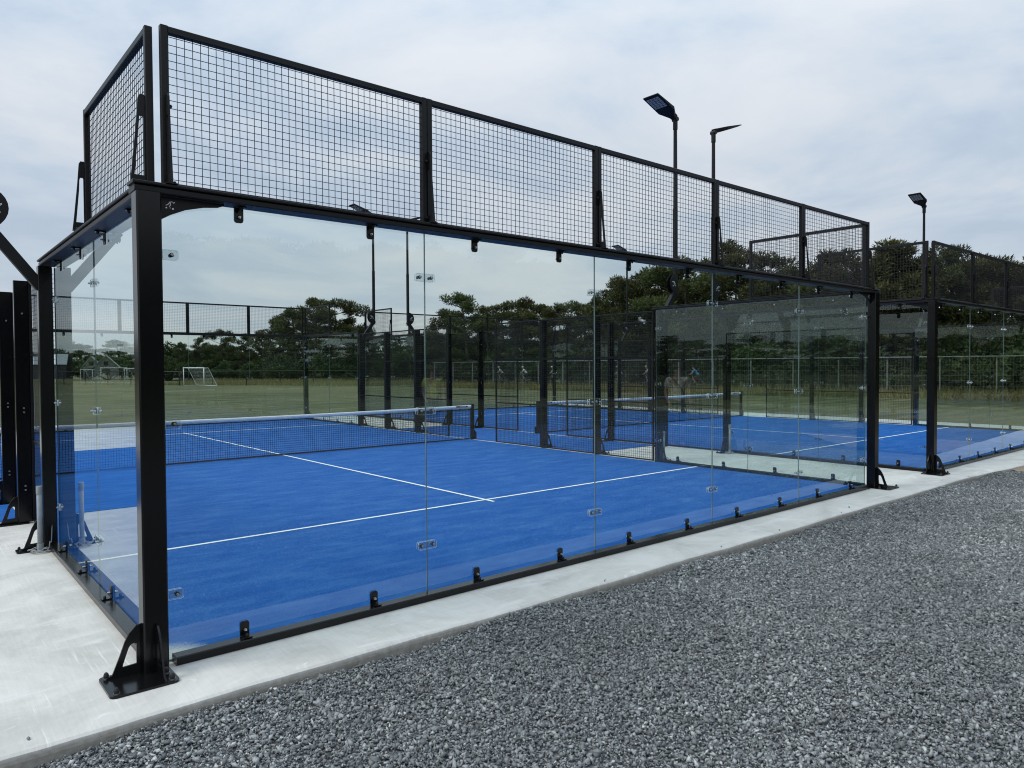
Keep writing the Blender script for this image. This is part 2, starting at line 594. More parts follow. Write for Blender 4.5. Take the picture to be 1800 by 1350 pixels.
def rect_round(x0, x1, y0, y1, r, n=4):
    pts = []
    for cx, cyy, a0 in ((x1 - r, y0 + r, -90), (x1 - r, y1 - r, 0), (x0 + r, y1 - r, 90), (x0 + r, y0 + r, 180)):
        for k in range(n + 1):
            a = R(a0 + 90 * k / n)
            pts.append((cx + r * math.cos(a), cyy + r * math.sin(a)))
    return pts


def numpy_mesh(name, verts, tris, mat, tone=None):
    me = bpy.data.meshes.new(name)
    nv, nf = len(verts), len(tris)
    me.vertices.add(nv)
    me.vertices.foreach_set('co', np.asarray(verts, np.float32).ravel())
    me.loops.add(nf * 3)
    me.loops.foreach_set('vertex_index', np.asarray(tris, np.int32).ravel())
    me.polygons.add(nf)
    me.polygons.foreach_set('loop_start', np.arange(0, nf * 3, 3, dtype=np.int32))
    if tone is not None:
        a = me.attributes.new('tone', 'FLOAT', 'FACE')
        a.data.foreach_set('value', np.asarray(tone, np.float32))
    me.materials.append(MAT[mat])
    me.update(calc_edges=True)
    me.validate()
    return me


def at(px, d, z=-0.1):
    """ground point seen in the photo's column px (of 1800) at distance d along the view"""
    t = CF + CR * ((px - 900) / 1274.35)
    p = CAM + t * d
    return (float(p[0]), float(p[1]), z)


rng = np.random.default_rng(7)
random.seed(7)

# ------------------------------------------------------------------ setting: ground, slab, gravel, turf
GAP0, GAP1 = 10.0, 12.5
X2 = 12.5
FRONT = -0.68


def slab():
    mb = MB()
    xs = np.arange(-6.0, 24.61, 0.15)
    prof = []
    for x in xs:
        w = 0.008 * math.sin(x * 1.7) + 0.006 * math.sin(x * 4.3 + 1) + random.uniform(-0.0035, 0.0035)
        # the edge pulls back to the front near the far right end
        prof.append(FRONT + w - max(0.0, x - 12.5) * 0.07)
    vs, fs = [], []
    for x, y in zip(xs, prof):
        dz = random.uniform(-0.003, 0.003)
        vs += [(x, 20.9, -0.30), (x, 20.9, -0.012), (x, y + 0.10, -0.012), (x, y + 0.022, -0.015 + dz * 0.5), (x, y + 0.004, -0.026 + dz),
               (x, y - 0.004, -0.06), (x, y, -0.30)]
    k = 7
    for i in range(len(xs) - 1):
        a, b = i * k, (i + 1) * k
        for j in range(k - 1):
            fs.append((a + j + 1, b + j + 1, b + j, a + j)[::-1])
    fs.append(tuple(range(k)))
    fs.append(tuple(range((len(xs) - 1) * k, len(xs) * k))[::-1])
    mb.add(vs, fs, 'concrete')
    return mb.mesh('concrete_slab')


field = MB().add([(-900, -900, -0.13), (900, -900, -0.13), (900, 900, -0.13), (-900, 900, -0.13)], [(0, 1, 2, 3)], 'field')
tag(ob('field', field.mesh('field')), 'mown grass field stretching from the courts to the tree line', 'field', kind='structure')
tag(ob('concrete_slab', slab()), 'pale grey broom finished concrete slab under the courts', 'slab', kind='structure')


def gravel_z(x, y):
    x, y = np.asarray(x, float), np.asarray(y, float)
    z = -0.082 + 0.012 * np.sin(x * 0.9 + y * 0.7) + 0.010 * np.sin(x * 2.3 - y * 1.9 + 1) + 0.006 * np.sin(x * 5.1 + y * 4.3)
    z = z + 0.0035 * np.clip(x - 6, 0, 9)
    return z + 0.018 * np.exp(-((y - FRONT) / 0.25) ** 2) * np.sin(x * 2.9 + 0.6)


def gravel_bed():
    xs = np.arange(-9, 16.01, 0.25)
    ys = np.arange(-13, FRONT + 0.05, 0.25)
    ys = np.append(ys, FRONT + 0.03)
    X, Y = np.meshgrid(xs, ys)
    Z = gravel_z(X, Y) - 0.012
    nx, ny = len(xs), len(ys)
    vs = np.stack([X.ravel(), Y.ravel(), Z.ravel()], 1).tolist()
    fs = [(j * nx + i, j * nx + i + 1, (j + 1) * nx + i + 1, (j + 1) * nx + i) for j in range(ny - 1) for i in range(nx - 1)]
    return MB().add(vs, fs, 'gravel_bed').mesh('gravel_bed')


tag(ob('gravel_bed', gravel_bed()), 'dark grey gravel apron in front of the courts', 'ground', kind='structure')


def gravel_stones():
    t = (1 + 5 ** 0.5) / 2
    ico = np.array([(-1, t, 0), (1, t, 0), (-1, -t, 0), (1, -t, 0), (0, -1, t), (0, 1, t), (0, -1, -t), (0, 1, -t),
                    (t, 0, -1), (t, 0, 1), (-t, 0, -1), (-t, 0, 1)]) / 1.9
    icof = np.array([(0, 11, 5), (0, 5, 1), (0, 1, 7), (0, 7, 10), (0, 10, 11), (1, 5, 9), (5, 11, 4), (11, 10, 2), (10, 7, 6), (7, 1, 8),
                     (3, 9, 4), (3, 4, 2), (3, 2, 6), (3, 6, 8), (3, 8, 9), (4, 9, 5), (2, 4, 11), (6, 2, 10), (8, 6, 7), (9, 8, 1)])
    octv = np.array([(1, 0, 0), (0, 1, 0), (-1, 0, 0), (0, -1, 0), (0, 0, 1), (0, 0, -1)], float)
    octf = np.array([(0, 1, 4), (1, 2, 4), (2, 3, 4), (3, 0, 4), (1, 0, 5), (2, 1, 5), (3, 2, 5), (0, 3, 5)])
    V, T, C, off = [], [], [], 0
    # only the wedge the viewpoint (and a step beside it) can see
    n = 520000
    x = rng.uniform(-2.2, 15.8, n)
    y = rng.uniform(-5.2, FRONT - 0.012, n)
    dx, dy = x - CAM[0], y - CAM[1]
    dep = dx * CF[0] + dy * CF[1]
    lat = dx * CR[0] + dy * CR[1]
    ok = (dep > 1.9) & (np.abs(lat) < dep * 0.79 + 0.25)
    dist = np.hypot(dx, dy)
    dens = np.clip(1.0 - (dist - 7) / 16, 0.45, 1.0)
    ok &= rng.random(n) < dens
    x, y, dist = x[ok], y[ok], dist[ok]
    ke = 9
    kx = rng.uniform(-1.2, 14, ke)
    ky = FRONT + 0.02 + np.abs(rng.normal(0, 0.07, ke))
    x, y = np.append(x, kx), np.append(y, ky)
    dist = np.append(dist, np.hypot(kx - CAM[0], ky - CAM[1]))
    for near in (True, False):
        s = (dist < 5.6) if near else (dist >= 5.6)
        base, faces = octv, octf
        px, py = x[s], y[s]
        m = len(px)
        size = rng.lognormal(math.log(0.0080), 0.40, m).clip(0.0035, 0.020) * (1.0 if near else 1.1)
        asp = np.stack([rng.uniform(1.0, 1.65, m), rng.uniform(0.8, 1.3, m), rng.uniform(0.45, 0.85, m)], 1)
        jit = base[None] + rng.normal(0, 0.22, (m, len(base), 3))
        P = jit * (rng.uniform(0.6, 1.3, (m, len(base), 1)) * 1.0) * asp[:, None, :] * size[:, None, None]
        # random rotation
        q = rng.normal(size=(m, 4)) * np.array([1, .45, .45, 1.0])
        q /= np.linalg.norm(q, axis=1, keepdims=True)
        w, a, b, c = q.T
        Rm = np.stack([1 - 2 * (b * b + c * c), 2 * (a * b - c * w), 2 * (a * c + b * w), 2 * (a * b + c * w), 1 - 2 * (a * a + c * c),
                       2 * (b * c - a * w), 2 * (a * c - b * w), 2 * (b * c + a * w), 1 - 2 * (a * a + b * b)], 1).reshape(m, 3, 3)
        P = np.einsum('mij,mvj->mvi', Rm, P)
        P[:, :, 0] += px[:, None]
        P[:, :, 1] += py[:, None]
        on = py > FRONT
        P[:, :, 2] += np.where(on, -0.012 + size * 0.25, gravel_z(px, py) + rng.uniform(-0.008, 0.010, m))[:, None]
        lim = FRONT - 0.012 - np.clip(P[:, :, 0] - 12.5, 0, 9) * 0.07
        P[:, :, 1] = np.where(on[:, None], P[:, :, 1], np.minimum(P[:, :, 1], lim))
        F = faces[None] + (np.arange(m) * len(base))[:, None, None] + off
        off += m * len(base)
        V.append(P.reshape(-1, 3))
        T.append(F.reshape(-1, 3))
        lo = 0.5 + 0.5 * np.sin(px * 1.1 + 1.3 * np.sin(py * 0.9)) * np.sin(py * 1.7 + 0.8 * np.sin(px * 0.7))
        tone = np.clip(rng.beta(1.4, 1.9, m) * (0.82 + 0.36 * lo), 0, 1)
        C.append(np.repeat(tone, len(faces)))
    me = numpy_mesh('gravel_stones', np.concatenate(V), np.concatenate(T), 'gravel_stone', np.concatenate(C))
    return me


tag(ob('gravel_stones', gravel_stones()), 'loose crushed blue grey stone covering the gravel apron', 'gravel', kind='stuff')

dirt = MB()
dv = []
xs = np.linspace(14.1, 19, 14)
for i, x in enumerate(xs):
    yb = FRONT - max(0.0, x - 12.5) * 0.07 - 0.02
    for j in range(5):
        s = j / 4
        dv.append((x, yb - s * (0.25 + 0.35 * i), -0.035 - 0.07 * s + random.uniform(-0.012, 0.012)))
dirt.add(dv, [(i * 5 + j, i * 5 + j + 1, (i + 1) * 5 + j + 1, (i + 1) * 5 + j) for i in range(len(xs) - 1) for j in range(4)], 'dirt')
tag(ob('bare_soil', dirt.mesh('bare_soil')), 'bare sandy soil beside the end of the concrete slab', 'soil', kind='structure')


def turf_and_lines(x0, label):
    m = cached('court_turf', lambda b: b.box(0.013, 9.987, 0.013, 19.987, -0.0095, 0.0, 'turf'))
    o = tag(ob('court_turf', m, None, (x0, 0, 0)), label, 'turf', kind='structure')

    def line(b, a, c, d, e):
        b.add([(a, d, 0.004), (c, d, 0.004), (c, e, 0.004), (a, e, 0.004)], [(0, 1, 2, 3)], 'line_paint')
    ob('service_line', cached('service_line', lambda b: line(b, 0.02, 9.98, -0.025, 0.025)), o, (0, 3.05, 0))
    ob('service_line', MESHES['service_line'], o, (0, 16.95, 0))
    ob('centre_line', cached('centre_line', lambda b: line(b, -0.025, 0.025, 2.85, 17.15)), o, (5, 0, 0.002))
    return o


turf_and_lines(0, 'blue turf floor of the nearer padel court')
turf_and_lines(X2, 'blue turf floor of the farther padel court')
for x0, x1, lab in ((10.12, 12.38, 'blue turf aisle between the two courts beside the nets'), (-3.2, -0.12, 'blue turf strip outside the left court entrance')):
    b = MB().box(x0, x1, 5.9, 14.1, -0.0095, -0.002, 'turf')
    tag(ob('aisle_turf', b.mesh('aisle_turf')), lab, 'turf', kind='structure')

# ------------------------------------------------------------------ padel cage builders (local: along +x, outside -y, glass face y=0)
PH = 2.955


def gusset_poly(h=0.30, w=0.20):
    outer = [(0, 0), (-w, 0), (-w + 0.035, h * 0.07), (-w + 0.075, h * 0.40), (-w + 0.105, h * 0.68), (-w + 0.135, h * 0.86), (-w + 0.168, h * 0.975), (0, h)]
    inner = [(-0.030, 0.06), (-w + 0.092, 0.055), (-w + 0.094, 0.07), (-w + 0.118, h * 0.47), (-w + 0.128, h * 0.56), (-w + 0.142, h * 0.62), (-0.040, h * 0.63), (-0.030, h * 0.61)]
    return outer, inner


def logo(b, cx, cz, s, y, mat='white_mark', plane='y'):
    """small running figure over two dots, white in place of sky showing through the plate"""
    def quad(p, q, w):
        d = Vector((q[0] - p[0], q[1] - p[1]))
        nrm = Vector((-d.y, d.x)).normalized() * w * 0.5
        pts = [(p[0] + nrm.x, p[1] + nrm.y), (q[0] + nrm.x, q[1] + nrm.y), (q[0] - nrm.x, q[1] - nrm.y), (p[0] - nrm.x, p[1] - nrm.y)]
        put(pts)

    def put(pts):
        if plane == 'y':
            v = [(cx + s * u, y, cz + s * w) for u, w in pts]
        elif plane == 'x':
            v = [(y, cx + s * u, cz + s * w) for u, w in pts]
        b.add(v, [tuple(range(len(v)))], mat)  # flat white shape on the plate, its colour standing in for bright sky
    circ = lambda u, w, r: put([(u + r * math.cos(k * math.pi / 4), w + r * math.sin(k * math.pi / 4)) for k in range(8)])
    quad((-0.05, 0.55), (-0.42, 0.05), 0.16)
    quad((-0.42, 0.05), (-0.85, -0.15), 0.13)
    quad((0.0, 0.5), (0.12, 0.0), 0.15)
    quad((0.12, 0.0), (-0.2, -0.35), 0.13)
    quad((-0.1, 0.58), (0.45, 0.72), 0.16)
    quad((0.45, 0.72), (0.75, 0.35), 0.12)
    circ(0.85, 0.62, 0.13)
    circ(-0.75, -0.65, 0.17)
    circ(0.55, -0.75, 0.19)
    circ(0.0, -0.62, 0.09)


def m_pane(b, w=2.0):
    x0, x1, y0, y1, z0, z1 = 0.0025, w - 0.0025, -0.002, 0.010, 0.002, PH
    vs = [(x, y, z) for z in (z0, z1) for y in (y0, y1) for x in (x0, x1)]
    b.add(vs, [(0, 1, 5, 4), (3, 2, 6, 7)], 'glass')
    b.add(vs, [(0, 2, 3, 1), (4, 5, 7, 6), (1, 3, 7, 5), (2, 0, 4, 6)], 'glass_edge')


def m_clamp(b, s=1):
    # L-shaped holder: upright plate against the glass and a foot on the rail
    p = [(-0.031, 0.0), (0.031, 0.0), (0.031, 0.084), (0.026, 0.096), (0.016, 0.101), (-0.016, 0.101), (-0.026, 0.096), (-0.031, 0.084)]
    p = [(x, s * z) for x, z in p]
    if s < 0:
        p = p[::-1]
    b.extrude(p, 'y', -0.013, -0.004, 'black_steel')
    z0, z1 = sorted((s * 0.001, s * 0.008))
    b.box(-0.029, 0.029, -0.078, -0.013, z0, z1, 'black_steel')
    b.dome((0, -0.055, s * 0.008), 0.011, 0.02, 'black_rubber', 8, s)


def m_bolt(b):
    # across the glass, washer and nut on the outside
    b.tube([(0, -0.0125, 0), (0, -0.0105, 0)], 0.0145, 12, 'black_rubber')
    b.tube([(0, -0.024, 0), (0, -0.0125, 0)], 0.0100, 6, 'steel_bolt')
    b.tube([(0, -0.036, 0), (0, -0.024, 0)], 0.007, 8, 'steel_bolt')
    b.tube([(0, 0.019, 0), (0, 0.028, 0)], 0.013, 8, 'steel_bolt')


def m_joint(b, w0=-0.088, w1=0.088):
    h = 0.032
    p = rect_round(w0, w1, -h, h, 0.014, 3)
    n = len(p)
    for y0, y1 in ((-0.0105, -0.0045), (0.0125, 0.0185)):
        vs = [(x, y, z) for y in (y0, y1) for x, z in p]
        b.add(vs, [tuple(range(n)), tuple(range(n, 2 * n))[::-1]], 'clear_plate')
        b.add(vs, [(i, n + i, n + (i + 1) % n, (i + 1) % n) for i in range(n)], 'clear_plate_edge')


def glass_wall(label, loc, rz, n, ext=(0.0, 0.0), group=None, plates=(True, True)):
    t = thing('glass_wall', label, 'glass wall', loc, rz, group)
    L = 2.0 * n
    ob('base_rail', cached(('base_rail', n), lambda b: b.bar('x', -0.105, -0.005, -0.0115, 0.044, 0.035, L - 0.035, 'black_steel', 0.006)), t)

    def rail(b):
        a, c = -ext[0], L + ext[1]
        b.bar('x', -0.125, 0.022, PH + 0.003, PH + 0.042, a, c, 'black_satin', 0.006)
        b.bar('x', -0.140, 0.012, PH + 0.046, PH + 0.066, a - 0.012 * (ext[0] > 0.1), c + 0.012 * (ext[1] > 0.1), 'black_satin', 0.005)
        b.bar('x', -0.100, 0.0, PH + 0.042, PH + 0.046, a, c, 'black_rubber', 0.0015)
    ob('top_rail', cached(('top_rail', n, ext), rail), t)
    pane = cached('glass_pane', m_pane)
    cl, ch = cached('clamp', m_clamp), cached('clamp_top', lambda b: m_clamp(b, -1))
    bo = cached('bolt', m_bolt)
    jt = cached('joint_plate', m_joint)
    jl, jr = cached('joint_half_a', lambda b: m_joint(b, -0.02, 0.10)), cached('joint_half_b', lambda b: m_joint(b, -0.10, 0.02))
    for i in range(n):
        ob('glass_pane', pane, t, (2 * i, 0, 0))
    for i in range(int(L)):
        x = i + 0.5
        c = ob('clamp', cl, t, (x, -0.003, 0.046))
        ob('bolt', bo, c, (0, -0.003, 0.045))
        c = ob('clamp', ch, t, (x, -0.003, PH + 0.001))
        ob('bolt', bo, c, (0, -0.003, -0.065))
    for i in range(n + 1):
        if (i == 0 and not plates[0]) or (i == n and not plates[1]):
            continue
        for z in (0.42, 1.52, 2.60):
            me = jl if i == 0 else (jr if i == n else jt)
            c = ob('joint_plate', me, t, (2 * i + (0.0 if 0 < i < n else (0.012 if i == 0 else -0.012)), 0, z))
            for dx in ((-0.055, 0.055) if 0 < i < n else ((0.06,) if i == 0 else (-0.06,))):
                ob('bolt', bo, c, (dx, 0.002, 0))
    return t


def m_wire(w, h, pitch=0.05, r=0.0018, y=0.0):
    def f(b):
        nx = int(round(w / pitch))
        nz = int(round(h / pitch))

        def prism(p, q, u, v):
            vs, fs = [], []
            for e in (p, q):
                for s1, s2 in ((1, 1), (-1, 1), (-1, -1), (1, -1)):
                    vs.append(tuple(e[k] + u[k] * s1 * r + v[k] * s2 * r for k in range(3)))
            for k in range(4):
                fs.append((k, (k + 1) % 4, 4 + (k + 1) % 4, 4 + k))
            b.add(vs, fs, 'black_wire')
        for i in range(1, nx):
            x = w * i / nx
            prism((x, y, 0), (x, y, h), (1, 0, 0), (0, 1, 0))
        for j in range(1, nz):
            z = h * j / nz
            prism((0, y + 2 * r, z), (w, y + 2 * r, z), (0, 0, 1), (0, 1, 0))
    return f


def m_frame(w, h, tb=0.036, rails=()):
    def f(b):
        g = 0.0025
        y0, y1 = -tb, 0.0
        b.bar('z', g, g + tb, y0, y1, 0.0, h, 'black_satin', 0.004)
        b.bar('z', w - g - tb, w - g, y0, y1, 0.0, h, 'black_satin', 0.004)
        b.bar('x', y0 + 0.001, y1 - 0.001, h - tb, h - 0.001, g + tb, w - g - tb, 'black_satin', 0.004)
        b.bar('x', y0 + 0.001, y1 - 0.001, 0.001, 0.026, g + tb, w - g - tb, 'black_satin', 0.004)
        for z in rails:
            b.bar('x', y0 + 0.004, y1 - 0.004, z - 0.014, z + 0.014, g + tb, w - g - tb, 'black_satin', 0.003)
    return f


def m_guard_bracket(b):
    outer = [(-0.046, 0.0), (-0.140, 0.0), (-0.128, 0.10), (-0.100, 0.38), (-0.086, 0.555), (-0.075, 0.575), (-0.05, 0.575), (-0.046, 0.57)]
    inner = [(-0.055, 0.07), (-0.112, 0.07), (-0.108, 0.11), (-0.088, 0.33), (-0.084, 0.42), (-0.078, 0.44), (-0.058, 0.44), (-0.055, 0.43)]
    b.holed(outer, inner, 'x', -0.006, 0.006, 'black_satin')
    b.box(-0.034, 0.034, -0.136, -0.046, 0.0005, 0.007, 'black_satin')
    b.dome((0.022, -0.11, 0.007), 0.010, 0.016, 'black_rubber', 8)


def m_stud(b):
    b.tube([(0, -0.060, 0), (0, -0.045, 0)], 0.011, 8, 'black_rubber')


def mesh_guard(label, loc, rz, spans, group=None, brackets=None):
    """wire mesh panels standing on the top rail; spans = [(x0, x1), ...]"""
    z0 = PH + 0.0665
    H = 1.005
    t = thing('mesh_guard', label, 'mesh fence', loc, rz, group)
    for a, c in spans:
        w = c - a
        ob('panel_frame', cached(('guard_frame', round(w, 3)), m_frame(w, H, 0.045)), t, (a, -0.012, z0))
        tag(ob('wire_mesh', cached(('guard_wire', round(w, 3)), m_wire(w - 0.01, H - 0.01)), t, (a + 0.005, -0.026, z0 + 0.005)), kind='stuff')
    for x in brackets:
        k = ob('bracket', cached('guard_bracket', m_guard_bracket), t, (x, -0.012, z0))
        for dz in (0.05, 0.50):
            ob('stud', cached('guard_stud', m_stud), k, (-0.018 if x > 0.2 else 0.018, 0, dz))
    return t


def m_base_plate(x0, x1, y0, y1):
    def f(b):
        b.extrude(rect_round(x0, x1, y0, y1, 0.035), 'z', -0.0115, 0.003, 'black_steel')
    return f


def corner_post(label, x, y, sx, sy, group=None):
    """sx, sy: outward signs of the corner; post stands just outside the two glass walls"""
    t = thing('corner_post', label, 'post', (x, y, 0), 0, group)
    key = (sx, sy)

    def order(a, b):
        return (min(a, b), max(a, b))
    px0, px1 = order(sx * 0.016, sx * 0.160)
    py0, py1 = order(sy * 0.016, sy * 0.140)
    ob('post', cached(('corner_post', key), lambda b: b.bar('z', px0, px1, py0, py1, 0.003, PH + 0.0025, 'black_steel', 0.009)), t)
    bx0, bx1 = order(sx * -0.02 if False else sx * 0.012, sx * 0.39)
    by0, by1 = order(sy * -0.075, sy * 0.36)
    by = order(sy * 0.012, sy * 0.36)
    pl = ob('base_plate', cached(('corner_plate', key), m_base_plate(bx0, bx1, *by)), t)
    o, i = gusset_poly()

    def gx(b):   # plate standing along x, beyond the post's outer x face
        P = [(sx * (0.160 - u), w + 0.003) for u, w in o]
        Q = [(sx * (0.160 - u), w + 0.003) for u, w in i]
        yc = sy * 0.078
        b.holed(P if sx > 0 else P[::-1], Q if sx > 0 else Q[::-1], 'y', yc - 0.006, yc + 0.006, 'black_steel')

    def gy(b):
        P = [(sy * (0.140 - u), w + 0.003) for u, w in o]
        Q = [(sy * (0.140 - u), w + 0.003) for u, w in i]
        xc = sx * 0.088
        b.holed(P if sy > 0 else P[::-1], Q if sy > 0 else Q[::-1], 'x', xc - 0.006, xc + 0.006, 'black_steel')
    ob('gusset', cached(('gusset_x', key), gx), t)
    ob('gusset', cached(('gusset_y', key), gy), t)
    nut = cached('anchor_bolt', lambda b: (b.tube([(0, 0, 0.003), (0, 0, 0.008)], 0.018, 12, 'steel_bolt'), b.dome((0, 0, 0.008), 0.0155, 0.032, 'black_rubber', 10)))
    for u, w in ((0.352, 0.05), (0.352, 0.322), (0.05, 0.322), (0.05, 0.20)):
        ob('anchor_bolt', nut, t, (sx * u, sy * w, 0))
    # curved brackets under the top rail on both sides of the corner, with white figures painted for sky seen through cut-outs
    prof = [(0.0, 0.0), (0.0, -0.155), (0.07, -0.112), (0.16, -0.070), (0.27, -0.040), (0.36, -0.028), (0.40, -0.012), (0.40, 0.0)]

    def kx(b):
        P = [(-sx * u + sx * 0.014, PH + 0.001 + w) for u, w in prof]
        yc = sy * 0.060
        b.extrude(P if sx > 0 else P[::-1], 'y', yc - 0.005, yc + 0.005, 'black_satin')
        logo(b, -sx * 0.052, PH - 0.050, 0.030, sy * 0.0662)

    def ky(b):
        P = [(-sy * u + sy * 0.014, PH + 0.001 + w) for u, w in prof]
        xc = sx * 0.060
        b.extrude(P if sy > 0 else P[::-1], 'x', xc - 0.005, xc + 0.005, 'black_satin')
    ob('rail_bracket', cached(('rail_bracket_x', key), kx), t)
    ob('rail_bracket', cached(('rail_bracket_y', key), ky), t)
    return t


def m_fence_post(b):
    b.bar('z', -0.036, 0.036, -0.170, -0.02, 0.003, 2.95, 'black_steel', 0.006)


def m_post_foot(b):
    b.extrude(rect_round(-0.09, 0.09, -0.36, -0.012, 0.03), 'z', -0.0115, 0.003, 'black_steel')
    o, i = gusset_poly(0.32, 0.20)
    b.holed([(-0.125 + u, w + 0.003) for u, w in o], [(-0.125 + u, w + 0.003) for u, w in i], 'x', -0.006, 0.006, 'black_steel')
    for u, w in ((-0.065, -0.325), (0.065, -0.325)):
        b.dome((u, w, 0.003), 0.014, 0.03, 'black_rubber', 8)


def mesh_fence(label, loc, rz, post_at, panels, group=None):
    t = thing('mesh_fence', label, 'mesh fence', loc, rz, group)
    for a, c in panels:
        w = c - a
        ob('panel_frame', cached(('fence_frame', round(w, 3)), m_frame(w, 2.94, 0.034, (0.98, 2.04))), t, (a, -0.004, 0.006))
        tag(ob('wire_mesh', cached(('fence_wire', round(w, 3)), m_wire(w - 0.01, 2.92, 0.05, 0.0019)), t, (a + 0.005, 0.0, 0.014)), kind='stuff')
    for x in post_at:
        p = ob('post', cached('fence_post', m_fence_post), t, (x, -0.02, 0))
        ob('base_plate', cached('fence_post_foot', m_post_foot), p, (0, -0.045, 0))
        for z in (0.4, 0.45, 1.35, 1.40, 2.55):
            ob('bolt', cached('fence_bolt', lambda b: b.tube([(0.037, -0.09, 0), (0.044, -0.09, 0)], 0.012, 8, 'steel_bolt')), p, (0, 0, z))
    return t


# floodlight mast: post at the end of the side glass, cranked arm, D plate, pole and lamp head
def m_mast_post(b):
    b.bar('z', -0.06, 0.06, -0.15, -0.026, 0.003, 2.945, 'black_steel', 0.007)


ARM0, ARM1 = Vector((0, -0.13, 2.74)), Vector((0, -0.60, 3.36))


def m_arm(b):
    d = (ARM1 - ARM0).normalized()
    nrm = Vector((0, -d.z, d.y)) * 0.052
    P = [ARM0 - d * 0.02 + nrm, ARM0 - d * 0.02 - nrm, ARM1 + d * 0.03 - nrm, ARM1 + d * 0.03 + nrm]
    b.extrude([(p.y, p.z) for p in P], 'x', -0.04, 0.04, 'black_satin')


def m_disc(b):
    pts = [(-0.625, 3.26)] + [(-0.59 + 0.205 * math.cos(R(a)), 3.50 + 0.205 * math.sin(R(a))) for a in range(-75, 91, 15)] + [(-0.625, 3.705)]
    for s in (-1, 1):
        x0, x1 = sorted((s * 0.041, s * 0.049))
        b.extrude(pts, 'x', x0, x1, 'black_satin')
        logo(b, -0.50, 3.50, 0.060, s * 0.0498, plane='x')  # white figure painted as sky showing through the disc


def m_pole(b):
    b.bar('z', -0.038, 0.038, -0.638, -0.562, 3.28, 5.0, 'black_satin', 0.008)
    b.tube([(0, -0.60, 5.0), (0, -0.60, 6.60)], [0.042, 0.036], 8, 'black_satin')


def m_head(b):
    # paddle shaped LED head reaching over the court, thin tip, thick neck
    plan = [(-0.05, 0.0), (-0.06, 0.08), (-0.185, 0.28), (-0.185, 0.80), (0.185, 0.80), (0.185, 0.28), (0.06, 0.08), (0.05, 0.0)]

    def th(v):
        return 0.095 - 0.075 * min(1, v / 0.75)
    n = len(plan)
    vs = [(u, v, 0) for u, v in plan] + [(u * 0.94, v, th(v)) for u, v in plan]
    fs = [tuple(range(n)), tuple(range(n, 2 * n))[::-1]] + [(i, n + i, n + (i + 1) % n, (i + 1) % n) for i in range(n)]
    b.add(vs, fs, 'lamp_under')


def m_led(b):
    for i in range(4):
        for j in range(6):
            u, v = -0.135 + 0.075 * i, 0.43 + 0.052 * j
            b.box(u, u + 0.062, v, v + 0.042, -0.006, -0.0005, 'led_lens')


def m_neck(b):
    b.tube([(0, -0.60, 6.56), (0, -0.60, 6.76)], 0.048, 10, 'black_satin')
    b.tube([(-0.058, -0.60, 6.76), (0.058, -0.60, 6.76)], 0.045, 10, 'black_satin')


def floodlight(label, loc, rz, group='floodlight masts at the ends of the side glass'):
    t = thing('floodlight_mast', label, 'floodlight', loc, rz, group)
    p = ob('post', cached('mast_post', m_mast_post), t)
    ob('base_plate', cached('mast_foot', m_post_foot), p, (0, -0.026, 0))
    ob('arm', cached('mast_arm', m_arm), t)
    ob('joint_disc', cached('mast_disc', m_disc), t)
    ob('pole', cached('mast_pole', m_pole), t)
    ob('bracket', cached('mast_neck', m_neck), t)
    h = ob('lamp_head', cached('lamp_head', m_head), t, (0, -0.575, 6.745))
    h.rotation_euler = (R(21), 0, 0)
    ob('led_panel', cached('led_panel', m_led), h)
    return t


# padel net
def m_net(b):
    L, H = 10.1, 0.80
    nx, nz = int(L / 0.045), int(H / 0.045)
    r = 0.0026

    def top(x):
        return 0.88 - 0.03 * math.sin(math.pi * x / L)
    for i in range(nx + 1):
        x = L * i / nx
        b.add([(x - r, -r, 0.01), (x + r, r, 0.01), (x + r, r, top(x) - 0.05), (x - r, -r, top(x) - 0.05)], [(0, 1, 2, 3)], 'net_twine')
        b.add([(x - r, r, 0.01), (x + r, -r, 0.01), (x + r, -r, top(x) - 0.05), (x - r, r, top(x) - 0.05)], [(0, 1, 2, 3)], 'net_twine')
    for j in range(nz + 1):
        pts = [(L * k / 24, 0.0, 0.015 + (top(L * k / 24) - 0.07) * j / nz) for k in range(25)]
        b.tube(pts, 0.0032, 4, 'net_twine', False)


def m_band(b):
    L = 10.1
    vs, fs = [], []
    K = 80
    for k in range(K + 1):
        x = L * k / K
        z = 0.88 - 0.03 * math.sin(math.pi * x / L)
        w = 0.003 * math.sin(x * 9) + random.uniform(-0.002, 0.002)
        vs += [(x, -0.010 + w, z - 0.080 + w), (x, -0.013 + w, z - 0.02), (x, -0.006 + w, z), (x, 0.006 + w, z), (x, 0.013 + w, z - 0.02), (x, 0.010 + w, z - 0.080 - w)]
    for k in range(K):
        for j in range(5):
            a = k * 6 + j
            fs.append((a, a + 6, a + 7, a + 1))
        fs.append((k * 6 + 5, k * 6 + 11, k * 6 + 6, k * 6))
    b.add(vs, fs, 'net_band')


def m_net_post(b):
    b.bar('z', -0.04, 0.04, -0.04, 0.04, -0.009, 0.905, 'black_satin', 0.005)
    b.bar('z', -0.038, 0.105, -0.05, 0.05, 0.001, 0.18, 'black_steel', 0.006)
    b.extrude([(0.038, 0.18), (0.104, 0.18), (0.038, 0.26)], 'y', -0.02, 0.02, 'black_steel')


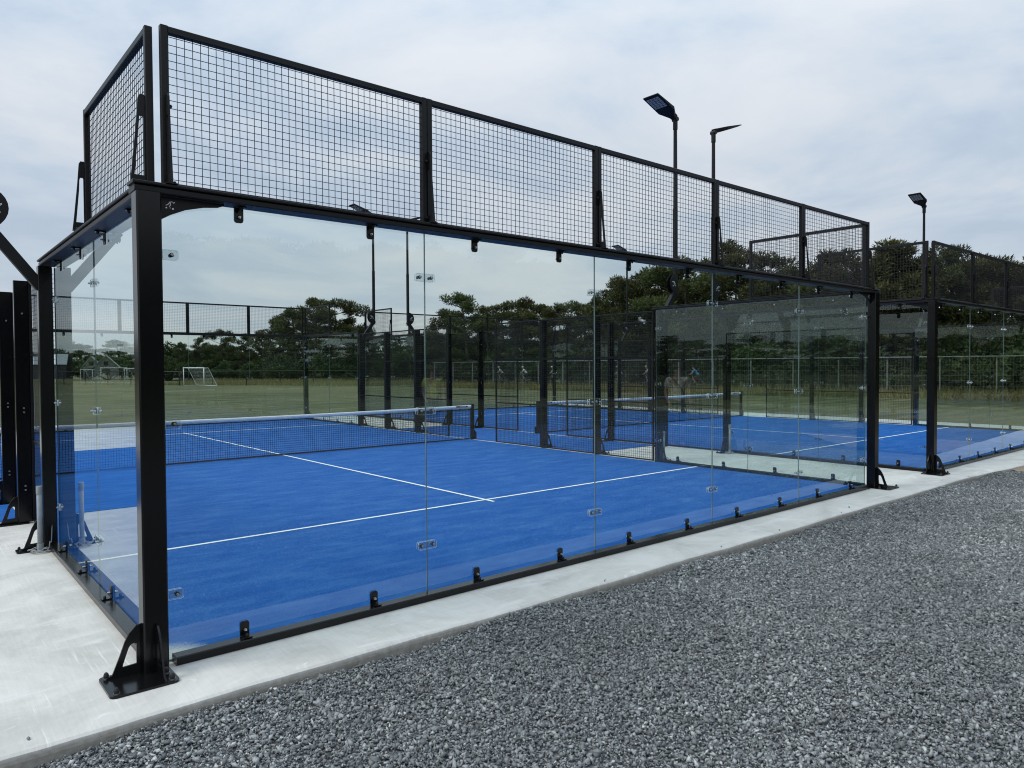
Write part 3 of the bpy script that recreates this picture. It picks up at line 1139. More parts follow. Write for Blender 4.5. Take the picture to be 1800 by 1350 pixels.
def padel_net(label, x0):
    t = thing('padel_net', label, 'net', (x0 - 0.05, 10.06, 0), 0, 'padel nets')
    tag(ob('net_mesh', cached('net_mesh', m_net), t), kind='stuff')
    bd = ob('head_band', cached('net_band', m_band, True), t)
    for x in (9.62, 0.12):
        ob('label_patch', cached('label_patch', lambda b: b.box(0, 0.36, -0.0185, -0.017, 0.832, 0.868, 'label_black')), bd, (x, 0, 0))
        ob('print', cached('label_print', lambda b: [b.box(0.13 + 0.035 * k, 0.155 + 0.035 * k, -0.0195, -0.0186, 0.842, 0.858, 'white_mark') for k in range(5)]), bd, (x, 0, 0))
    ob('bottom_band', cached('net_bottom', lambda b: b.box(0, 10.1, -0.012, 0.012, 0.004, 0.030, 'net_twine')), t)
    p = cached('net_post', m_net_post)
    ob('post', p, t, (10.14, 0, 0))
    ob('post', p, t, (-0.04, 0, 0), math.pi)
    return t


def court(x0, which):
    xr = x0 + 10.0
    HP = R(90)
    glass_wall(f'near glass end wall of five panes on the {which} court', (x0, 0, 0), 0, 5, (0.165, 0.165), 'five pane glass end walls')
    glass_wall(f'far glass end wall of five panes on the {which} court', (xr, 20, 0), math.pi, 5, (0.165, 0.165), 'five pane glass end walls')
    sg = 'two pane glass side walls'
    glass_wall(f'left glass side wall at the near corner of the {which} court', (x0, 4, 0), -HP, 2, (0.09, -0.03), sg)
    glass_wall(f'right glass side wall at the near corner of the {which} court', (xr, 0, 0), HP, 2, (-0.03, 0.09), sg)
    glass_wall(f'left glass side wall at the far corner of the {which} court', (x0, 20, 0), -HP, 2, (-0.03, 0.09), sg)
    glass_wall(f'right glass side wall at the far corner of the {which} court', (xr, 16, 0), HP, 2, (0.09, -0.03), sg)
    gg = 'upper mesh guards over the glass'
    five = [(0.012 if i == 0 else 2 * i, 2 * i + 2 if i < 4 else 9.988) for i in range(5)]
    br = (0.045, 2, 4, 6, 8, 9.955)
    mesh_guard(f'long upper mesh guard over the near end wall of the {which} court', (x0, 0, 0), 0, five, gg, br)
    mesh_guard(f'long upper mesh guard over the far end wall of the {which} court', (xr, 20, 0), math.pi, five, gg, br)
    one, two = [(0.02, 2.0)], [(2.0, 3.98)]
    mesh_guard(f'short upper mesh guard turning the near left corner of the {which} court', (x0, 4, 0), -HP, two, gg, (2.025, 3.955))
    mesh_guard(f'short upper mesh guard turning the near right corner of the {which} court', (xr, 0, 0), HP, one, gg, (0.045, 1.975))
    mesh_guard(f'short upper mesh guard turning the far left corner of the {which} court', (x0, 20, 0), -HP, one, gg, (0.045, 1.975))
    mesh_guard(f'short upper mesh guard turning the far right corner of the {which} court', (xr, 16, 0), HP, two, gg, (2.025, 3.955))
    pg = 'square black corner posts'
    corner_post(f'square black post at the near left corner of the {which} court', x0, 0, -1, -1, pg)
    corner_post(f'square black post at the near right corner of the {which} court', xr, 0, 1, -1, pg)
    corner_post(f'square black post at the far left corner of the {which} court', x0, 20, -1, 1, pg)
    corner_post(f'square black post at the far right corner of the {which} court', xr, 20, 1, 1, pg)
    fg = 'three panel mesh fences along the court sides'
    w = 5 / 3
    pan = [(0.07, w), (w, 2 * w), (2 * w, 5.0)]
    rev = [(0.0, w), (w, 2 * w), (2 * w, 4.93)]
    ps = (w, 2 * w)
    mesh_fence(f'mesh fence on the left side of the {which} court, before the net', (x0, 9, 0), -HP, ps, rev, fg)
    mesh_fence(f'mesh fence on the right side of the {which} court, before the net', (xr, 4, 0), HP, ps, pan, fg)
    mesh_fence(f'mesh fence on the left side of the {which} court, beyond the net', (x0, 16, 0), -HP, ps, pan, fg)
    mesh_fence(f'mesh fence on the right side of the {which} court, beyond the net', (xr, 11, 0), HP, ps, rev, fg)
    floodlight(f'floodlight mast on the left side of the {which} court, nearer end', (x0, 4, 0), -HP)
    floodlight(f'floodlight mast on the right side of the {which} court, nearer end', (xr, 4, 0), HP)
    floodlight(f'floodlight mast on the left side of the {which} court, farther end', (x0, 16, 0), -HP)
    floodlight(f'floodlight mast on the right side of the {which} court, farther end', (xr, 16, 0), HP)
    padel_net(f'black net with white head band across the {which} court', x0)


court(0.0, 'nearer')
court(X2, 'farther')

# grey conduit stubs with looped cables beside the floodlight posts


def conduit(label, x, y, h, toward, seed):
    t = thing('conduit_pipe', label, 'pipe', (x, y, -0.012), 0, 'grey conduit stubs')
    ob('pipe', cached(('conduit', h), lambda b: (b.tube([(0, 0, 0), (0, 0, h)], 0.024, 12, 'pvc_grey'),), True), t)
    ob('coupler', cached('conduit_coupler', lambda b: b.tube([(0, 0, 0), (0, 0, 0.09)], 0.030, 12, 'pvc_grey')), t, (0, 0, 0.001))
    ob('coupler', cached('conduit_cap', lambda b: b.tube([(0, 0, 0), (0, 0, 0.08)], 0.0285, 12, 'pvc_grey')), t, (0, 0, h - 0.075))
    rr = random.Random(seed)
    mb = MB()
    tx, ty = toward
    pts = []
    for k in range(70):
        a = k * 0.28
        rad = 0.085 + 0.025 * math.sin(k * 0.37) + rr.uniform(-0.004, 0.004)
        pts.append((rad * math.cos(a), rad * math.sin(a) * 0.9, 0.012 + 0.03 * (k / 70) + 0.012 * math.sin(k * 0.9)))
    end = pts[-1]
    for k in range(1, 15):
        s = k / 14
        pts.append((end[0] * (1 - s) + tx * s, end[1] * (1 - s) + ty * s, end[2] + 0.36 * s * s + 0.04 * math.sin(s * 9)))
    mb.tube(pts, 0.005, 6, 'cable_grey')
    ob('cable', mb.mesh('cable', True), t)


conduit('grey conduit stub with coiled cable outside the left glass, nearer court', -0.19, 3.86, 0.68, (0.13, 0.10), 1)
conduit('grey conduit stub with coiled cable at the right glass end of the nearer court', 10.44, 4.16, 0.56, (-0.34, -0.13), 2)
conduit('grey conduit stub with coiled cable at the left glass end of the farther court', 12.22, 3.80, 0.62, (0.20, 0.12), 3)

# ------------------------------------------------------------------ background vegetation


def rand_dirs(n):
    d = rng.normal(size=(n, 3))
    return d / np.linalg.norm(d, axis=1, keepdims=True)


def tuft_mesh(name, centres, radii, per, leaf, mat, up=0.35, narrow=0.4, flat=0.55, shell=0.5):
    """leaf-sized triangles spread through many flattened clumps"""
    V, tone = [], []
    for c, r in zip(centres, radii):
        n = int(per * (r / np.mean(radii)) ** 1.6) + 8
        d = rand_dirs(n)
        rad = r * rng.uniform(shell, 1.08, n) ** 0.7
        p = np.array(c) + d * rad[:, None] * np.array([1, 1, flat])
        out = d * np.array([1, 1, 0.7]) + np.array([0, 0, up]) + rng.normal(size=(n, 3)) * 0.45
        out /= np.linalg.norm(out, axis=1, keepdims=True)
        side = np.cross(out, rand_dirs(n))
        side /= np.linalg.norm(side, axis=1, keepdims=True) + 1e-6
        L = leaf * rng.uniform(0.6, 1.35, n)
        w = L * narrow * rng.uniform(0.7, 1.3, n)
        a = p - side * w[:, None] * 0.5
        b = p + side * w[:, None] * 0.5
        e = p + out * L[:, None]
        V.append(np.stack([a, b, e], 1))
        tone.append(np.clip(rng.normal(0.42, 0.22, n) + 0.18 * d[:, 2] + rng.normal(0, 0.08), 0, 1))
    V = np.concatenate(V)
    T = np.arange(len(V) * 3).reshape(-1, 3)
    return numpy_mesh(name, V.reshape(-1, 3), T, mat, np.concatenate(tone))


def pine_proto(k, H=11.0):
    r = random.Random(100 + k)
    mb = MB()
    lean = (r.uniform(-0.08, 0.08), r.uniform(-0.08, 0.08))
    pts, rad = [], []
    x = y = 0.0
    for i in range(9):
        s = i / 8
        pts.append((x, y, H * 0.93 * s))
        rad.append(0.22 * (1 - s) ** 0.8 + 0.03)
        x += lean[0] * H / 8 + r.uniform(-0.16, 0.16)
        y += lean[1] * H / 8 + r.uniform(-0.16, 0.16)
    mb.tube(pts, rad, 7, 'bark')
    cs, rs = [], []

    def trunk_at(s):
        q = s * 8
        i = min(int(q), 7)
        f = q - i
        return tuple(pts[i][j] * (1 - f) + pts[i + 1][j] * f for j in range(3))
    nl = r.randint(14, 20)
    wide = r.uniform(2.0, 3.7)
    for j in range(nl):
        s = 0.27 + 0.71 * (j + r.random()) / nl
        base = trunk_at(s)
        az = j * 2.4 + r.uniform(-0.6, 0.6)
        prof = math.sin(math.pi * min(1, max(0.05, (s - 0.12) / 0.95))) ** 0.7
        ln = wide * prof * r.uniform(0.55, 1.15)
        rise = r.uniform(-0.05, 0.5) * ln
        tip = (base[0] + ln * math.cos(az), base[1] + ln * math.sin(az), base[2] + rise)
        mid = tuple((base[i] + tip[i]) / 2 + r.uniform(-0.12, 0.12) for i in range(3))
        mb.tube([base, mid, tip], [0.075 * (1.2 - s * 0.7), 0.045, 0.02], 5, 'bark')
        nc = 2 + int(ln)
        for q in range(nc):
            f = 1.0 - 0.62 * q / nc
            c = [base[i] * (1 - f) + tip[i] * f for i in range(3)]
            c = [c[0] + r.uniform(-0.45, 0.45), c[1] + r.uniform(-0.45, 0.45), c[2] + r.uniform(-0.05, 0.4)]
            cs.append(c)
            rs.append(r.uniform(0.42, 0.95) * (0.75 + 0.4 * f))
    for q in range(5):
        tp = trunk_at(1.0)
        cs.append((tp[0] + r.uniform(-0.7, 0.7), tp[1] + r.uniform(-0.7, 0.7), tp[2] + r.uniform(-0.4, 0.55)))
        rs.append(r.uniform(0.4, 0.7))
    return mb.mesh('pine_trunk', True), tuft_mesh('pine_crown', cs, rs, 185, 0.27, 'pine_needles', 0.5, 0.38, 0.62, 0.25)


def shrub_proto(k):
    r = random.Random(300 + k)
    mb = MB()
    cs, rs = [], []
    for j in range(9):
        az, ln = r.uniform(0, 6.28), r.uniform(0.3, 1.7)
        h = r.uniform(0.9, 2.4) * (1.15 - ln * 0.3)
        tip = (ln * math.cos(az), ln * math.sin(az), h)
        mb.tube([(0.1 * math.cos(az), 0.1 * math.sin(az), 0), (tip[0] * 0.6, tip[1] * 0.6, h * 0.6), tip], [0.05, 0.035, 0.015], 5, 'bark')
    for j in range(34):
        az, q = r.uniform(0, 6.28), math.sqrt(r.random()) * 1.9
        zt = 2.7 * math.sqrt(max(0.05, 1 - (q / 2.15) ** 2)) * r.uniform(0.35, 1.0)
        cs.append((q * math.cos(az), q * math.sin(az), max(0.3, zt)))
        rs.append(r.uniform(0.4, 0.75))
    return mb.mesh('shrub_stems'), tuft_mesh('shrub_foliage', cs, rs, 190, 0.19, 'shrub_leaves', 0.3, 0.7, 0.8, 0.35)


PINES = [pine_proto(k) for k in range(6)]
SHRUBS = [shrub_proto(k) for k in range(4)]
ORD = ['first', 'second', 'third', 'fourth', 'fifth', 'sixth', 'seventh', 'eighth', 'ninth', 'tenth', 'eleventh', 'twelfth',
       'thirteenth', 'fourteenth', 'fifteenth', 'sixteenth', 'seventeenth', 'eighteenth', 'nineteenth', 'twentieth']


def nth(i):
    if i < 20:
        return ORD[i]
    tens = {2: 'twenty', 3: 'thirty', 4: 'forty', 5: 'fifty', 6: 'sixty'}[(i + 1) // 10]
    u = (i + 1) % 10
    return (tens[:-1] + 'ieth') if u == 0 else tens + '-' + ORD[u - 1]


def pine(px, d, ytop, k, label, group):
    hor = 648.6 - px * 0.0048
    H = 1.98 + (hor - ytop) * d / 1274.35
    t = thing('pine_tree', label, 'tree', at(px, d), random.uniform(0, 6.28), group)
    s = H / 11.0
    wd = s * random.uniform(0.8, 1.2)
    t.scale = (wd, wd, s)
    ob('trunk', PINES[k][0], t)
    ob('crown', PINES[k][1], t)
    return t


front = [(322, 118, 600), (352, 118, 588), (392, 115, 577), (428, 113, 572), (462, 111, 566), (496, 108, 553), (522, 105, 537), (556, 104, 531), (590, 102, 530),
         (622, 104, 552), (652, 108, 577), (690, 102, 579), (728, 100, 574), (760, 97, 572), (792, 93, 540), (826, 90, 518), (852, 92, 536), (886, 88, 527),
         (922, 86, 520), (956, 84, 534), (990, 82, 520), (1030, 80, 517), (1072, 75, 490), (1108, 71, 472), (1142, 69, 468), (1180, 66, 462), (1216, 64, 456),
         (1254, 65, 466), (1316, 60, 432), (1352, 58, 440), (1392, 58, 466), (1436, 56, 486), (1478, 55, 440), (1516, 54, 452), (1556, 54, 436), (1592, 53, 430),
         (1636, 52, 438), (1676, 52, 436), (1722, 51, 446), (1764, 52, 440), (1800, 50, 448), (1846, 50, 436), (1900, 50, 440), (1960, 49, 444)]
for i, (px, d, yt) in enumerate(front):
    near_y = [q[2] for q in front[max(0, i - 1):i + 2]]
    low = 0 if yt <= min(near_y) + 1 else random.uniform(2, 13)
    pine(px, d, yt + random.uniform(-10, 4) + low, i % 6, f'dark pine, {nth(i)} from the left in the front row of the tree line', 'pines of the front row')
back = []
px = 330
while px < 1990:
    d0 = np.interp(px, [p[0] for p in front], [p[1] for p in front])
    y0 = np.interp(px, [p[0] for p in front], [p[2] for p in front])
    back.append((px, d0 + random.uniform(9, 16), y0 + random.uniform(16, 46)))
    px += random.uniform(44, 62)
for i, (px, d, yt) in enumerate(back):
    pine(px, d, yt, (i * 5 + 2) % 6, f'darker pine, {nth(i)} from the left in the row behind the front pines', 'pines of the back row')
far = [(30 + 23 * i, 168 + random.uniform(-8, 14), 613 + random.uniform(-2, 12)) for i in range(14)]
for i, (px, d, yt) in enumerate(far):
    pine(px, d, yt, (i * 2 + 1) % 6, f'small distant tree, {nth(i)} from the left behind the grey sheds', 'distant trees behind the sheds')


def shrub(px, d, h, k, label, group, w=1.0):
    t = thing('shrub', label, 'shrub', at(px, d, -0.15), random.uniform(0, 6.28), group)
    s = h / 2.9
    t.scale = (s * w, s * w, s)
    ob('stem', SHRUBS[k][0], t)
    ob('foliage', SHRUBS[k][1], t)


# undergrowth in front of and between the trunks
rows = []
px = 296
while px < 1960:
    d0 = np.interp(px, [p[0] for p in front], [p[1] for p in front])
    h = random.uniform(2.6, 4.2) if px < 660 else random.uniform(2.6, 4.6)
    rows.append((px, d0 - random.uniform(0.0, 3.0), h))
    px += 2.55 * 1274 / d0 * random.uniform(0.55, 0.9)
for i, (px, d, h) in enumerate(rows):
    shrub(px, d, h, i % 4, f'leafy green shrub, {nth(i) if i < 69 else "number " + str(i + 1)} from the left under the pines', 'shrubs under the pines', 1.15)
rows = []
px = 300
while px < 1960:
    d0 = np.interp(px, [p[0] for p in front], [p[1] for p in front])
    rows.append((px, d0 + random.uniform(3, 8), random.uniform(4.2, 6.2)))
    px += 4.4 * 1274 / d0 * random.uniform(0.7, 1.0)
for i, (px, d, h) in enumerate(rows):
    shrub(px, d, h, (i + 1) % 4, f'tall dark thicket bush, {nth(i)} from the left among the pine trunks', 'tall bushes among the trunks', 0.95)

rows = [(36 + 19 * i, random.uniform(150, 160), random.uniform(4.2, 6.0)) for i in range(16)]
for i, (px, d, h) in enumerate(rows):
    shrub(px, d, h, (i + 2) % 4, f'distant rounded bush, {nth(i)} from the left behind the grey sheds', 'distant bushes behind the sheds', 1.2)

# grove behind the viewpoint and low distant trees to the left: the photograph shows them as reflections in the glass
k = 0


def mirrored(name, protos, parts, az, dist, h, base_h, wide, label, cat, group):
    global k
    a = R(az)
    t = thing(name, label, cat, (CAM[0] + dist * math.sin(a), CAM[1] + dist * math.cos(a), -0.12), random.uniform(0, 6), group)
    q = h / base_h
    t.scale = (q * wide, q * wide, q)
    for nm, me in zip(parts, protos[k % len(protos)]):
        ob(nm, me, t)
    k += 1


az = 84.0
while az < 184:
    mirrored('pine_tree', PINES, ('trunk', 'crown'), az, random.uniform(46, 51), random.uniform(9.5, 12.5), 11.0, 1.4,
             'tall pine of the grove facing the courts, mirrored in the glass', 'tree', 'pines mirrored in the end glass')
    mirrored('pine_tree', PINES, ('trunk', 'crown'), az + 1.6, random.uniform(52, 60), random.uniform(10.0, 13.0), 11.0, 1.45,
             'tall pine of the grove facing the courts, mirrored in the glass', 'tree', 'pines mirrored in the end glass')
    mirrored('shrub', SHRUBS, ('stem', 'foliage'), az + 0.8, random.uniform(40, 43), random.uniform(3.2, 5.0), 2.9, 1.2,
             'leafy shrub edging the grove, mirrored in the glass', 'shrub', 'shrubs mirrored in the end glass')
    mirrored('shrub', SHRUBS, ('stem', 'foliage'), az + 2.4, random.uniform(51, 55), random.uniform(6.5, 8.5), 2.9, 0.95,
             'leafy shrub edging the grove, mirrored in the glass', 'shrub', 'shrubs mirrored in the end glass')
    az += 3.6
az = 284.0
while az < 359:
    mirrored('pine_tree', PINES, ('trunk', 'crown'), az, random.uniform(150, 175), random.uniform(6.5, 9.5), 11.0, 2.2,
             'low distant tree left of the courts, mirrored in the side glass', 'tree', 'trees mirrored in the side glass')
    mirrored('shrub', SHRUBS, ('stem', 'foliage'), az + 1, random.uniform(140, 150), random.uniform(3.5, 4.5), 2.9, 1.5,
             'hedge bush left of the courts, mirrored in the side glass', 'shrub', 'bushes mirrored in the side glass')
    az += 2.4

# ------------------------------------------------------------------ fences, goals, sheds in the distance
FL = [(50.5, -14.0), (48.8, 2.0), (47.2, 12.0), (44.6, 24.0), (43.6, 36.0), (42.0, 52.0), (41.2, 60.0)]
GRASS = FL + [(38.5, 74.0), (31.0, 100.0)]


def along(line, step):
    out = []
    carry = 0.0
    for (x0, y0), (x1, y1) in zip(line[:-1], line[1:]):
        L = math.hypot(x1 - x0, y1 - y0)
        s = carry
        while s < L:
            out.append((x0 + (x1 - x0) * s / L, y0 + (y1 - y0) * s / L))
            s += step
        carry = s - L
    return out


def wire_fence(name, label, line, step, h, mat, post_r, wire_gap, wire_r, caps=False):
    pts = along(line, step)
    t = thing(name, label, 'fence', (pts[0][0], pts[0][1], -0.1))
    o0 = pts[0]
    post = cached((name, 'post'), lambda b: (b.tube([(0, 0, 0), (0, 0, h)], post_r, 6, mat), b.box(-0.15, 0.15, -0.15, 0.15, h - 0.05, h, mat) if caps else None))
    for p in pts:
        ob('post', post, t, (p[0] - o0[0], p[1] - o0[1], 0))
    for a, c in zip(pts[:-1], pts[1:]):
        mb = MB()
        q0 = (a[0] - o0[0], a[1] - o0[1])
        q1 = (c[0] - o0[0], c[1] - o0[1])
        mb.tube([(*q0, h - 0.03), (*q1, h - 0.03)], post_r * 0.75, 5, mat)
        ob('top_rail', mb.mesh('top_rail'), t)
        mb = MB()
        L = math.hypot(q1[0] - q0[0], q1[1] - q0[1])
        nv = int(L / wire_gap)
        for i in range(1, nv):
            f = i / nv
            x, y = q0[0] * (1 - f) + q1[0] * f, q0[1] * (1 - f) + q1[1] * f
            mb.tube([(x, y, 0.05), (x, y, h - 0.05)], wire_r, 3, mat, False)
        for j in range(1, int(h / (wire_gap * 2))):
            z = j * wire_gap * 2
            mb.tube([(*q0, z), (*q1, z)], wire_r, 3, mat, False)
        tag(ob('wire_mesh', mb.mesh('wire_mesh'), t), kind='stuff')
    return t


wire_fence('wire_fence', 'grey galvanised wire fence in front of the pines', FL, 2.9, 2.45, 'galvanised', 0.045, 0.16, 0.0045, True)
bl = [at(40, 92)[:2], at(322, 82)[:2], at(640, 84)[:2], at(700, 86)[:2]]
wire_fence('low_fence', 'low black wire fence crossing the field by the white goal', bl, 3.75, 1.62, 'black_wire', 0.06, 0.16, 0.005)


def goal(label, px, d, w, h, yaw, k=0.9):
    t = thing('soccer_goal', label, 'goal', at(px, d, -0.12), yaw, 'soccer goals on the field')
    r = 0.055
    post = cached(('goal_post', h), lambda b: b.tube([(0, 0, 0), (0, 0, h)], r, 8, 'white_tube', True), True)
    ob('goal_post', post, t, (0, 0, 0))
    ob('goal_post', post, t, (w, 0, 0))
    ob('crossbar', cached(('goal_bar', w), lambda b: b.tube([(-r, 0, 0), (w + r, 0, 0)], r, 8, 'white_tube'), True), t, (0, 0, h - 0.02))
    bd = 1.5

    def back(b):
        b.tube([(0, 0, h - 0.03), (0, 0.5, h - 0.05), (0, bd, 0.05), (w, bd, 0.05), (w, 0.5, h - 0.05), (w, 0, h - 0.03)], 0.03, 6, 'white_tube')
        b.tube([(0, 0, 0.04), (0, bd, 0.04)], 0.03, 6, 'white_tube')
        b.tube([(w, 0, 0.04), (w, bd, 0.04)], 0.03, 6, 'white_tube')
    ob('back_frame', cached(('goal_back', w, h), back), t)

    def net(b):
        for i in range(int(w / 0.15)):
            x = i * 0.15
            b.tube([(x, 0.02, h - 0.06), (x, 0.5, h - 0.1), (x, bd, 0.06)], 0.004, 3, 'white_tube', False)
        for j in range(12):
            f = j / 12
            b.tube([(0, 0.5 + (bd - 0.5) * f, (h - 0.1) * (1 - f) + 0.06 * f), (w, 0.5 + (bd - 0.5) * f, (h - 0.1) * (1 - f) + 0.06 * f)], 0.004, 3, 'white_tube', False)
    tag(ob('net', cached(('goal_net', w, h), net), t), kind='stuff')


goal('white soccer goal before the bushes, right of the near corner post', 323, 82, 4.6, 2.05, R(-80))
goal('small white goal in front of the right grey shed', 177, 98, 3.2, 2.1, R(-22))
goal('small white goal left of the grey sheds', 142, 102, 3.4, 1.9, R(-75))
goal('small white goal at the left edge of the near corner post', 219, 92, 3.4, 2.0, R(-82))


def shed(name, label, px, d, w, l, eave, ridge, yaw, wall, roof, cat='shed', door=True):
    t = thing(name, label, cat, at(px, d, -0.12), yaw)
    b = MB()
    b.extrude([(-w / 2, 0), (w / 2, 0), (w / 2, eave), (0, ridge), (-w / 2, eave)], 'y', 0, l, wall)
    ob('wall', b.mesh('shed_wall'), t)
    for s in (-1, 1):
        b = MB()
        th = 0.12
        P = [(0, ridge + 0.02), (s * (w / 2 + 0.35), eave - 0.35 * (ridge - eave) / (w / 2) + 0.02),
             (s * (w / 2 + 0.35), eave - 0.35 * (ridge - eave) / (w / 2) + 0.02 + th), (0, ridge + th + 0.02)]
        b.extrude(P if s < 0 else P[::-1], 'y', -0.3, l + 0.3, roof)
        ob('roof', b.mesh('shed_roof'), t)
    if door:
        ob('window', MB().box(-0.35, 0.35, -0.03, -0.005, eave + 0.15, eave + 0.85, 'dark_opening').mesh('shed_window'), t)
        ob('door', MB().box(-0.6, 0.6, -0.03, -0.005, 0.05, 2.1, 'barn_wall').mesh('shed_door'), t)
    else:
        for k in range(4):
            ob('door', MB().box(w / 2 + 0.005, w / 2 + 0.03, 1.0 + 4 * k, 4.2 + 4 * k, 0.05, 2.6, 'dark_opening').mesh('barn_door'), t)


shed('grey_shed', 'narrow grey gabled shed, left one of the pair', 161, 128, 2.6, 5, 2.4, 4.1, R(-14), 'shed_wall', 'shed_roof')
shed('grey_shed', 'wider grey gabled shed, right one of the pair', 187, 127, 3.6, 5, 2.4, 4.2, R(-14), 'shed_wall', 'shed_roof')
shed('long_barn', 'long low barn with pale metal roof at the far left', 118, 150, 9, 20, 2.9, 4.9, R(78), 'barn_wall', 'barn_roof', 'barn', False)


def tall_grass():
    pts = np.array(FL)
    V, tone = [], []

    def strip(line, off0, off1, dens, h0):
        for (x0, y0), (x1, y1) in zip(line[:-1], line[1:]):
            L = math.hypot(x1 - x0, y1 - y0)
            n = int(L * (off1 - off0) * dens)
            f = rng.random(n)
            o = off0 + (off1 - off0) * rng.random(n)
            nx, ny = (y0 - y1) / L, (x1 - x0) / L
            p = np.stack([x0 + (x1 - x0) * f + nx * o, y0 + (y1 - y0) * f + ny * o, np.full(n, -0.13)], 1)
            h = h0 * rng.uniform(0.45, 1.25, n) * (1 - 0.45 * (o - off0) / (off1 - off0))
            a = rng.uniform(0, math.pi, n)
            w = rng.uniform(0.012, 0.03, n)
            s = np.stack([np.cos(a) * w, np.sin(a) * w, np.zeros(n)], 1)
            tip = p + np.stack([rng.normal(0, 0.16, n), rng.normal(0, 0.16, n), h], 1)
            V.append(np.stack([p - s, p + s, tip], 1))
            clump = 0.5 + 0.5 * np.sin(p[:, 0] * 0.9 + p[:, 1] * 0.55)
            tone.append(np.clip(0.3 * clump + rng.normal(0.42, 0.22, n), 0, 1))
    strip(GRASS, -0.6, 3.6, 95, 0.72)
    strip([at(280, 88)[:2], at(520, 82)[:2], at(700, 78)[:2]], -1.5, 2.5, 45, 0.5)
    strip([at(40, 96)[:2], at(280, 88)[:2]], -1.0, 1.0, 30, 0.35)
    V = np.concatenate(V)
    return numpy_mesh('tall_grass', V.reshape(-1, 3), np.arange(len(V) * 3).reshape(-1, 3), 'dry_grass', np.concatenate(tone))


tag(ob('tall_grass', tall_grass()), 'unmown straw coloured grass along the fences', 'grass', kind='stuff')

# ------------------------------------------------------------------ people


def skin_mesh(name, nodes, edges, mat, parent, sub=1):
    me = bpy.data.meshes.new(name)
    me.from_pydata([n[:3] for n in nodes], edges, [])
    me.materials.append(MAT[mat])
    o = ob(name, me, parent)
    md = o.modifiers.new('skin', 'SKIN')
    md.use_smooth_shade = True
    sv = me.skin_vertices[0].data
    for i, n in enumerate(nodes):
        sv[i].radius = (n[3], n[3] if len(n) < 5 else n[4])
        sv[i].use_root = (i == 0)
    s = o.modifiers.new('sub', 'SUBSURF')
    s.levels = s.render_levels = sub
    return o


def person(label, loc, rz, pose, shirt, trousers, hat=None, strap=False, group=None):
    t = thing('person', label, 'person', loc, rz, group)
    J = pose
    order = ['pelvis', 'belly', 'chest', 'neck', 'chin', 'crown']
    rad = dict(pelvis=(0.13, 0.11), belly=(0.125, 0.105), chest=(0.14, 0.115), neck=(0.055, 0.055), chin=(0.075, 0.08), crown=(0.078, 0.085))
    nodes, idx, edges = [], {}, []
    for k in order:
        idx[k] = len(nodes)
        nodes.append((*J[k], *rad[k]))
    edges += [(idx[a], idx[b]) for a, b in zip(order[:-1], order[1:])]
    limb = dict(sho=0.062, elb=0.043, wri=0.03, han=0.036, hip=0.092, kne=0.06, ank=0.04, toe=0.035)
    for s in 'lr':
        prev = 'chest'
        for k in ('sho', 'elb', 'wri', 'han'):
            idx[k + s] = len(nodes)
            nodes.append((*J[k + s], limb[k]))
            edges.append((idx[prev], idx[k + s]))
            prev = k + s
        prev = 'pelvis'
        for k in ('hip', 'kne', 'ank', 'toe'):
            idx[k + s] = len(nodes)
            nodes.append((*J[k + s], limb[k]))
            edges.append((idx[prev], idx[k + s]))
            prev = k + s
    skin_mesh('body', nodes, edges, 'skin', t)

    def sub(name, keys, links, grow, mat):
        ii = {k: q for q, k in enumerate(keys)}
        ns = []
        for k in keys:
            r_ = rad.get(k)
            r_ = tuple(x + grow for x in r_) if r_ else (limb[k[:-1]] + grow,) * 2
            ns.append((*J[k], *r_))
        skin_mesh(name, ns, [(ii[a], ii[b]) for a, b in links], mat, t)
    J = dict(J)
    for s in 'lr':
        J['slv' + s] = tuple(0.35 * J['sho' + s][i] + 0.65 * J['elb' + s][i] for i in range(3))
    limb['slv'] = 0.052
    sub('shirt', ['belly', 'chest', 'pelvis', 'shol', 'slvl', 'shor', 'slvr'],
        [('belly', 'chest'), ('belly', 'pelvis'), ('chest', 'shol'), ('shol', 'slvl'), ('chest', 'shor'), ('shor', 'slvr')], 0.022, shirt)
    sub('trousers', ['pelvis', 'hipl', 'knel', 'hipr', 'kner'],
        [('pelvis', 'hipl'), ('hipl', 'knel'), ('pelvis', 'hipr'), ('hipr', 'kner')], 0.018, trousers)
    c = J['crown']
    b = MB()
    b.dome((c[0] - 0.005, c[1], c[2] - 0.02), 0.115, 0.125, hat or 'hair', 12)
    ob('helmet' if hat else 'hair', b.mesh('headwear', True), t)
    if strap:
        b = MB()
        b.tube([(J['shol'][0] + 0.02, J['shol'][1] - 0.05, J['shol'][2] + 0.08), (J['chest'][0] + 0.16, 0, J['chest'][2] - 0.05), (J['pelvis'][0] + 0.16, J['hipr'][1] - 0.08, J['pelvis'][2])], 0.018, 5, 'dark_cloth')
        ob('shoulder_strap', b.mesh('strap'), t)
    return t


